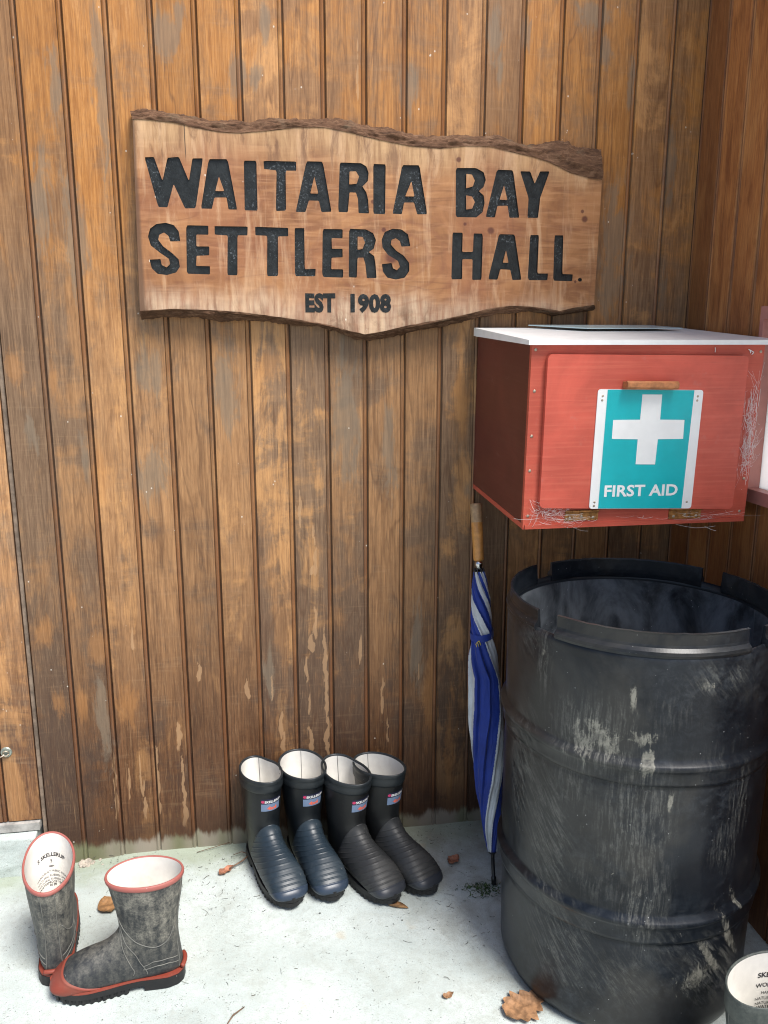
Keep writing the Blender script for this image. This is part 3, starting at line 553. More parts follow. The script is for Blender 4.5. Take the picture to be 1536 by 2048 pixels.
def make_side_wall():
    x = 1.147; bw = 0.0965; y0, yend = 0.0, -1.22
    hole = (-0.370, -1.13, 1.043, 1.425)
    prof = board_profile(bw, 3)
    # columns run from the corner (y = 0) towards the camera; the bead sits on the far edge of each joint
    ys = []
    k = 0
    while -k * bw > yend:
        for dx, d in prof: ys.append((-(k * bw) - (bw - dx) + 0.0, d))
        k += 1
    ys = sorted([p for p in ys if yend < p[0] < -0.0005], key=lambda p: -p[0])
    ys = [(0.0, 0.0)] + ys + [(yend, 0.0)]
    for h in hole[:2]: ys.append((h, 0.0))
    ys = sorted(ys, key=lambda p: -p[0])
    zs = sorted(list(np.arange(-0.13, 3.01, 0.157)) + [hole[2], hole[3]])
    vs = [(x + d, y, z) for z in zs for y, d in ys]; n = len(ys); fs = []
    for a in range(len(zs) - 1):
        for b in range(n - 1):
            yc = (ys[b][0] + ys[b + 1][0]) / 2; zc = (zs[a] + zs[a + 1]) / 2
            if hole[1] < yc < hole[0] and hole[2] < zc < hole[3]: continue
            fs.append((a * n + b, (a + 1) * n + b, (a + 1) * n + b + 1, a * n + b + 1))
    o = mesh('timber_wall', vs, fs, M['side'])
    bm = bmesh.new(); bm.from_mesh(o.data)
    xa, xb = x + 0.012, x + 0.11
    add_box(bm, xa, xb, hole[0], 0.11, -0.13, 3.0); add_box(bm, xa, xb, yend, hole[1], -0.13, 3.0)
    add_box(bm, xa, xb, hole[1], hole[0], -0.13, hole[2]); add_box(bm, xa, xb, hole[1], hole[0], hole[3], 3.0)
    bm.to_mesh(o.data); bm.free()
    tag(o, 'dark varnished timber side wall at right, beyond the red box', 'wall')
    wdw = thing('window', 'bright window with pink painted frame in the right hand wall', 'window', (x, -0.750, 1.043))
    bm = bmesh.new(); t = 0.018
    hy, hz = 0.380, 0.382
    add_box(bm, -t, 0.05, -hy - 0.013, hy + 0.013, -0.030, 0.0); add_box(bm, -t, 0.05, -hy - 0.013, hy + 0.013, hz, hz + 0.028)
    add_box(bm, -t, 0.05, hy, hy + 0.013, 0.0, hz); add_box(bm, -t, 0.05, -hy - 0.013, -hy, 0.0, hz)
    bm_obj('window_frame', bm, M['pinkframe'], wdw, bevel=0.0015)
    bm = bmesh.new(); add_box(bm, 0.012, 0.016, -hy, hy, 0.0, hz); bm_obj('pane', bm, M['frosted'], wdw)
make_side_wall()

def make_door():
    t = thing('plank_door', 'grey brown plank door at far left above a concrete step', 'door', (-0.59, 0, 0.1295))
    prof = board_profile(BOARD_W); cols = []
    for i in range(-9, -1):
        for dx, d in prof:
            x = BOARD_X0 + i * BOARD_W + dx
            if x < -0.5905: cols.append((x, d))
    cols.append((-0.5905, 0.0)); cols.append((-0.5895, 0.006)); cols.append((-0.5895, 0.04))
    zs = np.arange(0.1295, 2.1, 0.0075); n, m = len(cols), len(zs)
    V = np.zeros((m, n, 3)); V[:, :, 0] = np.array([c[0] for c in cols])[None]; V[:, :, 1] = np.array([c[1] for c in cols])[None] - 0.001; V[:, :, 2] = zs[:, None]
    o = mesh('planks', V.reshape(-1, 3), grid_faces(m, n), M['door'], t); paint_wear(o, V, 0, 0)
    bm = bmesh.new(); bm.from_mesh(o.data); add_box(bm, cols[0][0], -0.5902, 0.010, 0.04, 0.1295, 2.1); bm.to_mesh(o.data); bm.free()
    o.location = (0.59, 0, -0.1295)
    hx, hz = wall_xz(13, 1504)
    bm = bmesh.new(); rot = Matrix.Rotation(R(90), 4, 'X')
    r = bmesh.ops.create_cone(bm, cap_ends=True, segments=24, radius1=0.0145, radius2=0.0125, depth=0.003); bmesh.ops.transform(bm, matrix=Matrix.Translation((hx + 0.59, -0.0028, hz - 0.1295)) @ rot, verts=r['verts'])
    ep = bm_obj('eye_plate', bm, M['galv'], t, smooth=False)
    bm = bmesh.new()
    add_tube(bm, [(hx + 0.59 + 0.007 * math.cos(a), -0.006 - 0.004 * abs(math.sin(a)), hz - 0.1295 + 0.007 * math.sin(a)) for a in np.linspace(0, 6.0, 14)], 0.0018, 8)
    add_tube(bm, [(hx + 0.59 - 0.002, -0.010, hz - 0.133), (hx + 0.59 - 0.012, -0.011, hz - 0.137), (hx + 0.59 - 0.05, -0.008, hz - 0.148), (hx + 0.59 - 0.09, -0.006, hz - 0.15)], 0.0018, 8)
    bm_obj('hook', bm, M['screw'], t, smooth=True)
    bm = bmesh.new(); add_box(bm, -0.5885, -0.5790, 0.0035, 0.04, 0.0, 3.0)
    tag(bm_obj('door_jamb', bm, M['jamb'], bevel=0.0006), 'thin grey weathered strip between plank door and brown wall', 'door jamb')
    # timber sill and the rough concrete step
    bm = bmesh.new(); add_box(bm, -1.45, -0.5935, -0.012, 0.04, 0.104, 0.126); tag(bm_obj('door_sill', bm, M['greywood'], bevel=0.002), 'grey timber sill under the plank door', 'door sill')
    bm = bmesh.new(); add_box(bm, -1.45, -0.603, -0.03, 0.10, -0.05, 0.098)
    bmesh.ops.subdivide_edges(bm, edges=[e for e in bm.edges], cuts=1, use_grid_fill=True)
    for _ in range(4): bmesh.ops.subdivide_edges(bm, edges=[e for e in bm.edges if e.calc_length() > 0.014], cuts=1, use_grid_fill=True)
    for v in bm.verts:
        d = mnoise.fractal(v.co * 18, 0.9, 2.1, 5) * 0.010 + 0.006 * mnoise.noise(v.co * 60)
        v.co += Vector((d * 0.3, -abs(d) * 0.8, d * 0.5 if v.co.z > 0.0 else 0)); v.co.z = min(v.co.z, 0.1015)
    tag(bm_obj('concrete_step', bm, M['whitecon'], smooth=True), 'rough chipped pale concrete step below the plank door', 'step')
make_door()

# ------------------------------------------------------------------ carved sign
def z3(l): return [(240 + x / 3.072, 190 + y / 3.072) for x, y in l]
def z4(l): return [(720 + x / 3.0118, 190 + y / 3.0118) for x, y in l]
L1 = [[z3([(150,382),(208,380),(262,528),(292,384),(362,380),(422,528),(445,390),(510,388),(465,695),(400,697),(328,545),(293,690),(235,688)])],
 [z3([(545,395),(660,393),(720,705),(668,703),(655,630),(580,630),(565,700),(497,697)]), z3([(608,500),(640,590),(585,590)])],
 [z3([(760,403),(838,403),(845,710),(765,710)])],
 [z3([(882,405),(1082,408),(1082,465),(1018,465),(1020,712),(957,712),(962,462),(885,455)])],
 [z3([(1145,408),(1245,410),(1300,718),(1238,720),(1222,650),(1160,648),(1140,718),(1080,718)]), z3([(1195,500),(1218,605),(1168,605)])],
 [z3([(1350,415),(1480,418),(1515,440),(1528,480),(1522,530),(1490,562),(1515,600),(1525,650),(1530,728),(1465,725),(1462,640),(1450,600),(1410,598),(1400,720),(1340,718)]), z3([(1410,470),(1450,470),(1468,500),(1455,545),(1408,550)])],
 [z4([(80,415),(155,418),(152,718),(80,715)])],
 [z4([(255,422),(358,424),(405,718),(345,720),(325,648),(265,648),(252,718),(195,716)]), z4([(310,520),(328,610),(272,610)])],
 [z4([(577,440),(700,440),(745,465),(757,510),(745,555),(715,578),(745,605),(752,650),(738,705),(700,738),(577,735)]), z4([(640,475),(675,480),(692,515),(680,550),(638,562)]), z4([(640,605),(675,612),(692,645),(675,685),(638,690)])],
 [z4([(825,450),(922,452),(960,740),(900,740),(890,668),(828,668),(812,738),(757,735)]), z4([(868,545),(888,632),(840,630)])],
 [z4([(965,460),(1025,460),(1052,535),(1085,460),(1142,460),(1085,620),(1072,740),(1008,740),(1015,620)])]]
L2 = [[z3([(370,898),(308,900),(298,865),(270,845),(240,858),(235,890),(265,930),(320,970),(360,1010),(368,1055),(345,1090),(290,1106),(230,1098),(195,1065),(180,1012),(248,1008),(258,1045),(285,1058),(308,1040),(300,1005),(240,965),(190,925),(172,870),(185,820),(225,792),(280,785),(330,798),(360,835)])],
 [z3([(407,800),(543,802),(543,858),(470,858),(470,930),(548,930),(548,985),(470,988),(468,1050),(553,1052),(553,1103),(410,1098)])],
 [z3([(580,805),(785,808),(783,863),(722,863),(722,1108),(660,1106),(662,862),(582,858)])],
 [z3([(830,810),(1033,815),(1033,868),(970,868),(972,1113),(903,1113),(905,865),(832,862)])],
 [z3([(1073,818),(1133,818),(1135,1070),(1203,1068),(1200,1115),(1075,1113)])],
 [z3([(1245,822),(1368,825),(1368,880),(1300,880),(1302,945),(1368,945),(1368,998),(1300,1000),(1298,1070),(1370,1070),(1370,1122),(1243,1118)])],
 [z3([(1408,822),(1510,825),(1555,850),(1572,890),(1560,945),(1528,965),(1562,990),(1570,1040),(1575,1125),(1515,1125),(1508,1040),(1495,1000),(1460,1000),(1455,1122),(1405,1120)]), z3([(1460,870),(1490,872),(1505,905),(1490,945),(1460,950)])],
 [z4([(303,910),(250,915),(240,880),(215,862),(190,872),(185,900),(215,935),(265,970),(295,1010),(297,1060),(270,1100),(215,1112),(165,1100),(138,1065),(132,1018),(190,1012),(200,1045),(222,1055),(240,1035),(228,1000),(170,965),(135,920),(130,870),(150,825),(195,805),(250,810),(290,840)])],
 [z4([(557,828),(618,830),(615,945),(680,945),(685,833),(740,835),(732,1113),(676,1113),(678,990),(616,990),(615,1110),(550,1110)])],
 [z4([(838,838),(932,840),(972,1113),(918,1115),(905,1052),(845,1050),(828,1113),(772,1110)]), z4([(880,935),(895,1010),(860,1010)])],
 [z4([(1025,842),(1078,843),(1068,1075),(1132,1075),(1128,1117),(1010,1115)])],
 [z4([(1172,845),(1225,845),(1218,1078),(1282,1080),(1278,1122),(1163,1118)])],
 [z4([(1325 + 12 * math.cos(a), 1113 + 12 * math.sin(a)) for a in np.arange(0, 6.28, 0.785)])]]
SIGN_Y = -0.046
def resample(pts, step):
    out = []
    for (a, b), (c, d) in zip(pts[:-1], pts[1:]):
        n = max(1, int(math.hypot(c - a, d - b) / step))
        out += [(a + (c - a) * k / n, b + (d - b) * k / n) for k in range(n)]
    return out + [pts[-1]]
def rough_loop(loop, amp=0.0012):
    pts = [wall_xz(x, y, SIGN_Y) for x, y in loop]; pts = chaikin(pts, 2, 0.055)
    return [(x + amp * 0.6 * mnoise.noise(Vector((x * 90, z * 90, 3))), z + amp * 0.6 * mnoise.noise(Vector((x * 90, z * 90, 9)))) for x, z in pts]
def make_sign():
    root = thing('wooden_sign', 'live edge slab board carved with black letters WAITARIA BAY SETTLERS HALL', 'sign', (0.32, 0, 1.66))
    off = Vector((-0.32, 0, -1.66))
    top_in = [(265,238),(300,240),(350,246),(390,255),(440,264),(480,266),(530,262),(590,255),(650,255),(700,265),(760,280),(820,292),(880,297),(930,292),(980,293),(1020,303),(1070,315),(1100,325),(1140,345),(1180,357),(1204,360)]
    top_out = [(260,222),(285,216),(330,222),(385,232),(415,241),(470,238),(500,243),(530,237),(560,235),(600,238),(640,234),(670,236),(700,243),(740,252),(780,258),(810,264),(850,271),(890,273),(905,268),(950,270),(1000,271),(1030,282),(1050,288),(1085,290),(1110,283),(1135,284),(1150,294),(1204,297)]
    bot_in = [(280,622),(340,618),(420,620),(480,624),(540,632),(600,640),(660,650),(700,662),(730,669),(770,662),(820,650),(880,640),(940,627),(980,617),(1020,612),(1060,613),(1090,617),(1120,622),(1150,615),(1188,610)]
    bot_out = [(283,638),(330,636),(400,637),(440,641),(500,640),(550,647),(600,650),(640,655),(680,665),(710,678),(740,683),(800,669),(840,661),(885,656),(920,646),(960,635),(1000,626),(1060,623),(1110,633),(1150,627),(1188,622)]
    W_ = lambda l, y=SIGN_Y: [wall_xz(a, b, y) for a, b in l]
    ti, bi_ = resample(W_(top_in), 0.006), resample(W_(bot_in), 0.006)
    outline = ti + bi_[::-1]
    def wob(p): return (p[0], p[1] + 0.0012 * mnoise.noise(Vector((p[0] * 40, p[1] * 3, 1))))
    outline = [wob(p) for p in outline]
    letters = [[rough_loop(lp) for lp in g] for g in L1 + L2]
    flat = [lp for g in letters for lp in g]
    v, f = fill_curve([outline] + flat, 0.0035)          # carved front layer: holes where the letters are
    ol = np.array(outline)
    vs = [Vector((a, SIGN_Y + 0.0035 - c, b)) + off for a, b, c in v]
    midx = []
    for fc in f:
        pts = [v[i] for i in fc]; zr = max(p[2] for p in pts) - min(p[2] for p in pts)
        if zr > 0.005:
            cxz = np.mean([p[:2] for p in pts], axis=0); dmin = np.min(np.hypot(ol[:, 0] - cxz[0], ol[:, 1] - cxz[1])); midx.append(1 if dmin > 0.006 else 0)
        else: midx.append(0)
    # back slab
    bm = bmesh.new(); n0 = len(vs)
    face = mesh('carved_face', vs, f, [M['slab'], M['black']], root, midx=midx)
    v2, f2 = fill_curve([outline], 0.014)
    slab = mesh('backing_slab', [Vector((a, -0.0235 - c, b)) + off for a, b, c in v2], f2, M['slab'], root)
    rngj = random.Random(4)
    for lp in letters:
        vv, ff = fill_curve(lp, 0.0012)
        mesh('letter', [Vector((a, SIGN_Y + 0.0058 - c, b)) + off for a, b, c in vv], ff, M['black'], root)
    # EST 1908
    (ax, az), (bx, bz) = wall_xz(611, 625, SIGN_Y), wall_xz(782, 627, SIGN_Y)
    for body, pa, pb in (('EST', (611, 625), (671, 625)), ('1908', (701, 626), (782, 627))):
        (ax, az), (bx, bz) = wall_xz(*pa, SIGN_Y), wall_xz(*pb, SIGN_Y)
        tv, tf = text_mesh(body, 0.047, 0.0026, 'LEFT', 1.06); sc = (bx - ax) / (tv[:, 0].max() - tv[:, 0].min()); hsc = 0.0455 / (tv[:, 1].max() - tv[:, 1].min()); est = []
        for x, y, c in tv:
            X = (x - tv[:, 0].min()) * sc; zz = (y - tv[:, 1].min()) * hsc
            est.append(Vector((ax + X, SIGN_Y - 0.0008, az + zz + 0.0012 * mnoise.noise(Vector((ax * 50 + X * 60, zz * 60, 0))))) + off)
        mesh('lettering', est, tf, M['black'], root)
    def bark(inner, outer, ysgn):
        a = resample(W_(inner), 0.003); b = resample(W_(outer, -0.016), 0.003)
        N = 420; A = np.array(a); B = np.array(b)
        def at(P, s):
            d = np.concatenate([[0], np.cumsum(np.hypot(*np.diff(P, axis=0).T))]); return np.array([np.interp(s * d[-1], d, P[:, k]) for k in (0, 1)])
        rows = 16; vs = []
        for i in range(N):
            s = i / (N - 1); p, q = at(A, s), at(B, s)
            for j in range(rows):
                k = j / (rows - 1); e = k ** 1.3
                x, z = p * (1 - k) + q * k; y = SIGN_Y - 0.0015 + 0.0015 * k + (0.034) * (e ** 1.6)
                nz = mnoise.fractal(Vector((x * 13, k * 2.2, z * 8)), 0.75, 2.1, 5); nf = mnoise.fractal(Vector((x * 70, z * 90, ysgn)), 0.8, 2.0, 4)
                am = math.sin(math.pi * min(1, k * 1.25)) if k < 0.8 else 0.7
                y -= am * (0.009 * nz + 0.0024 * nf); z += ysgn * k * (0.0045 * nz + 0.0025 * nf)
                vs.append(Vector((x, min(y, -0.006), z)) + off)
            x, z = q; vs.append(Vector((x, -0.003, z - ysgn * 0.004)) + off)
        return mesh('bark_edge', vs, grid_faces(N, rows + 1), M['bark'], root, smooth=True)
    bark(top_in, top_out, 1.0); bark(bot_in, bot_out, -1.0)
make_sign()

# ------------------------------------------------------------------ first aid box
def make_box():
    al = R(2.4)
    root = thing('first_aid_box', 'red wooden first aid cabinet with white top and green cross plate', 'first aid box', (0.836, -0.004, 0.993), (al, 0, 0))
    W, D, H, T = 0.2625, 0.41, 0.395, 0.012
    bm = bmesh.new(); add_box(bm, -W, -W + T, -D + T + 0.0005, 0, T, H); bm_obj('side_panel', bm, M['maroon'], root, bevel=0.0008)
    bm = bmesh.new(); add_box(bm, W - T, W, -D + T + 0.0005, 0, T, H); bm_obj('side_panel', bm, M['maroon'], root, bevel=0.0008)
    bm = bmesh.new(); add_box(bm, -W, W, -D + T + 0.0005, 0, 0, T - 0.0005); bm_obj('bottom_panel', bm, M['red'], root, bevel=0.0008)
    bm = bmesh.new(); add_box(bm, -W, W, -D, -D + T, 0, H - 0.0005); bm_obj('front_frame', bm, M['red'], root, bevel=0.0015)
    bm = bmesh.new(); add_box(bm, -W + 0.004, W - 0.003, -D - 0.004, -D - 0.0003, 0.001, 0.010); bm_obj('edge_strip', bm, M['red'], root, bevel=0.001)
    # lid: slightly tapered wedge, overhanging
    vs = []; b0, b1 = -0.2745, 0.2935
    for x in (b0, b1):
        for y, z0, z1 in ((-D - 0.016, H + 0.0005, H + 0.0105), (-0.0, H + 0.0005, H + 0.021)): vs += [(x, y, z0), (x, y, z1)]
    lid = mesh('lid', vs, [(0, 2, 3, 1), (4, 5, 7, 6), (0, 1, 5, 4), (2, 6, 7, 3), (1, 3, 7, 5), (0, 4, 6, 2)], M['white'], root)
    # fall-front door panel with rounded corners
    def rounded(pts, r, n=5):
        out = []
        for i in range(len(pts)):
            p = Vector(pts[i]); a = Vector(pts[i - 1]); b = Vector(pts[(i + 1) % len(pts)])
            p0 = p + (a - p).normalized() * r; p1 = p + (b - p).normalized() * r
            for k in range(n + 1):
                t = k / n; out.append(tuple((1 - t) ** 2 * p0 + 2 * t * (1 - t) * p + t * t * p1))
        return out
    def plate(name, pts, y0, y1, mat, r=0.006, parent=root, bevel=0.001):
        pts = rounded(pts, r) if r else pts
        bm = bmesh.new(); a = [bm.verts.new((x, y0, z)) for x, z in pts]; b = [bm.verts.new((x, y1, z)) for x, z in pts]
        bm.faces.new(a); bm.faces.new(b[::-1])
        for i in range(len(a)): bm.faces.new((a[i], b[i], b[(i + 1) % len(a)], a[(i + 1) % len(a)]))
        return bm_obj(name, bm, mat, parent, bevel=bevel, seg=1)
    door = plate('door_panel', [(-0.231, 0.3765), (-0.231, 0.050), (0.2225, 0.033), (0.2195, 0.372)], -D - 0.013, -D - 0.0012, M['reddoor'], 0.012, bevel=0.0018)
    # handle
    bm = bmesh.new()
    pr = [(0, 0), (-0.020, 0.0), (-0.024, 0.004), (-0.024, 0.013), (-0.019, 0.017), (-0.010, 0.014), (0, 0.014)]
    yb = -D - 0.0132; ra = [[bm.verts.new((x, yb + a, 0.305 + b + s)) for a, b in pr] for x, s in ((-0.0632, 0.001), (0.052, -0.001))]
    for i in range(len(pr)): bm.faces.new((ra[0][i], ra[0][(i + 1) % len(pr)], ra[1][(i + 1) % len(pr)], ra[1][i]))
    bm.faces.new(ra[0][::-1]); bm.faces.new(ra[1]); bm_obj('handle', bm, M['handle'], door, bevel=0.0012)
    # plate with cross
    py = -D - 0.0136
    pl = plate('sign_plate', [(-0.1180, 0.3043), (-0.1190, 0.0455), (0.1205, 0.0385), (0.1208, 0.3003)], py - 0.0016, py, M['plate'], 0.007, door, bevel=0.0004)
    yt = py - 0.0020
    def flat(name, pts, y, mat):
        v, f = fill_curve([pts], 0.00015); mesh(name, [(a, y - c, b) for a, b, c in v], f, mat, pl)
    flat('green_print', [(-0.0968, 0.3033), (-0.0985, 0.0458), (0.0970, 0.0400), (0.0995, 0.3000)], yt, M['teal'])
    flat('white_cross', [(-0.0185, 0.2925), (0.0262, 0.2918), (0.0268, 0.2382), (0.0831, 0.2368), (0.0842, 0.1955), (0.0258, 0.1958), (0.0245, 0.1405), (-0.0205, 0.1420), (-0.0205, 0.1966), (-0.0795, 0.1985), (-0.0798, 0.2392), (-0.0188, 0.2388)], yt - 0.0005, M['plate'])
    tv, tf = text_mesh('FIRST AID', 0.032, 0.0009, 'CENTER', 1.02)
    sx = 0.171 / (tv[:, 0].max() - tv[:, 0].min()); sz = 0.0262 / (tv[:, 1].max() - tv[:, 1].min())
    mesh('lettering', [(x * sx - 0.0025, yt - 0.0005, 0.0702 + (y - tv[:, 1].min()) * sz + x * -0.012) for x, y, c in tv], tf, M['plate'], pl)
    for x, z in ((-0.107, 0.290), (0.109, 0.287), (-0.1075, 0.281), (0.1085, 0.278), (-0.108, 0.060), (0.1085, 0.054), (-0.1085, 0.052)):
        bm = bmesh.new(); r = bmesh.ops.create_uvsphere(bm, u_segments=10, v_segments=6, radius=0.0026); bmesh.ops.scale(bm, vec=(1, 0.4, 1), verts=r['verts']); bmesh.ops.translate(bm, vec=(x, py - 0.0016, z), verts=r['verts'])
        bm_obj('screw', bm, M['screw'], pl, smooth=True)
    # hinges
    for x0, x1, z0, z1 in ((-0.168, -0.0915, 0.0165, 0.0395), (0.0762, 0.1535, 0.0118, 0.0365)):
        bm = bmesh.new(); add_box(bm, x0, x1, -D - 0.0022, -D - 0.0002, z0, z1 - 0.004); 
        n = 5
        for k in range(n):
            xa = x0 + (x1 - x0) * k / n + 0.0004; xb = x0 + (x1 - x0) * (k + 1) / n - 0.0004
            add_tube(bm, [(xa, -D - 0.0045, z1 - 0.002), (xb, -D - 0.0045, z1 - 0.002)], 0.0032, 10)
        h = bm_obj('hinge', bm, M['brass'], root, bevel=0.0)
        for k in range(3):
            bm = bmesh.new(); r = bmesh.ops.create_uvsphere(bm, u_segments=10, v_segments=6, radius=0.0036); bmesh.ops.scale(bm, vec=(1, 0.4, 1), verts=r['verts'])
            bmesh.ops.translate(bm, vec=(x0 + (x1 - x0) * (0.15 + 0.35 * k), -D - 0.0022, z0 + (0.006 if k != 1 else 0.009)), verts=r['verts']); bm_obj('screw', bm, M['screw'], h, smooth=True)
    for x, z in ((-0.254, 0.385), (0.254, 0.380), (-0.252, 0.300), (-0.253, 0.205), (-0.253, 0.130), (-0.252, 0.030), (0.250, 0.100), (0.249, 0.024)):
        bm = bmesh.new(); r = bmesh.ops.create_uvsphere(bm, u_segments=10, v_segments=6, radius=0.0034); bmesh.ops.scale(bm, vec=(1, 0.4, 1), verts=r['verts']); bmesh.ops.translate(bm, vec=(x, -D - 0.0003, z), verts=r['verts'])
        bm_obj('screw', bm, M['screw'], root, smooth=True)
    # cobwebs: many fine strands with a little sag
    rw = random.Random(21); bm = bmesh.new()
    def strand(a, b, r=0.00014, sag=0.004):
        a, b = Vector(a), Vector(b); pts = [a.lerp(b, t) + Vector((0, -0.001 * math.sin(math.pi * t), -sag * math.sin(math.pi * t))) for t in (0, .25, .5, .75, 1)]
        add_tube(bm, pts, r, 4, False)
    def clump(cx, cz, wx, wz, n, r=0.00014):
        for _ in range(n):
            a = (cx + rw.gauss(0, wx), -D - 0.001 - rw.random() * 0.012, cz + rw.gauss(0, wz)); b = (a[0] + rw.gauss(0, wx * 1.1), -D - 0.001 - rw.random() * 0.012, a[2] + rw.gauss(0, wz * 0.9))
            strand(a, b, r * rw.choice((0.7, 1, 1, 1.7)), 0.003)
    def web(): 
        nonlocal bm
        bm_obj('cobweb', bm, M['web'], root); bm = bmesh.new()
    clump(-0.20, 0.040, 0.022, 0.009, 70); clump(-0.17, 0.018, 0.03, 0.006, 30); clump(-0.225, 0.05, 0.012, 0.012, 30)
    web()
    clump(0.243, 0.22, 0.007, 0.035, 120, 0.00018); clump(0.25, 0.16, 0.008, 0.02, 90, 0.00018); clump(0.24, 0.12, 0.012, 0.03, 16); clump(0.23, 0.31, 0.012, 0.02, 12); clump(0.15, 0.02, 0.05, 0.006, 22)
    for _ in range(26): strand((0.235 + rw.random() * 0.02, -D - 0.004, 0.13 + rw.random() * 0.19), (0.262, -D + 0.002 + rw.random() * 0.02, 0.13 + rw.random() * 0.15), 0.00018)
    web()
    strand((0.247, -D - 0.001, 0.075), (0.285, -D + 0.03, 0.058), 0.0003); web(); strand((0.10, -D + 0.005, -0.003), (0.20, -D + 0.01, -0.012), 0.0004, 0.006); strand((0.17, -D + 0.005, -0.010), (0.20, -D + 0.005, -0.022), 0.0004, 0.001)
    web()
    for a, b in (((0.223, 0.385), (0.236, 0.379)), ((0.236, 0.379), (0.232, 0.374)), ((0.226, 0.384), (0.229, 0.377))):
        strand((a[0], -D - 0.002, a[1]), (b[0], -D - 0.002, b[1]), 0.0011, 0)
    bm_obj('cocoon', bm, M['web'], root); bm = bmesh.new()
    strand((0.145, -D - 0.002, 0.389), (0.146, -D - 0.002, 0.379), 0.0009, 0); bm_obj('straw', bm, M['web'], root)
    # pale sheet resting on the lid
    p = [(0.70, -0.035), (1.03, -0.028), (1.055, -0.155), (0.80, -0.17)]
    bm = bmesh.new()
    def lz(y): return 0.9965 + 0.4155 + (y * (0.042 + 0.0245))
    a = [bm.verts.new((x, y, lz(y) + 0.004)) for x, y in p]; b = [bm.verts.new((x, y, lz(y) + 0.0065)) for x, y in p]
    bm.faces.new(a[::-1]); bm.faces.new(b)
    for i in range(4): bm.faces.new((a[i], a[(i + 1) % 4], b[(i + 1) % 4], b[i]))
    tag(bm_obj('flat_sheet', bm, M['sheet']), 'thin pale blue sheet lying flat on the white box top', 'sheet')
make_box()

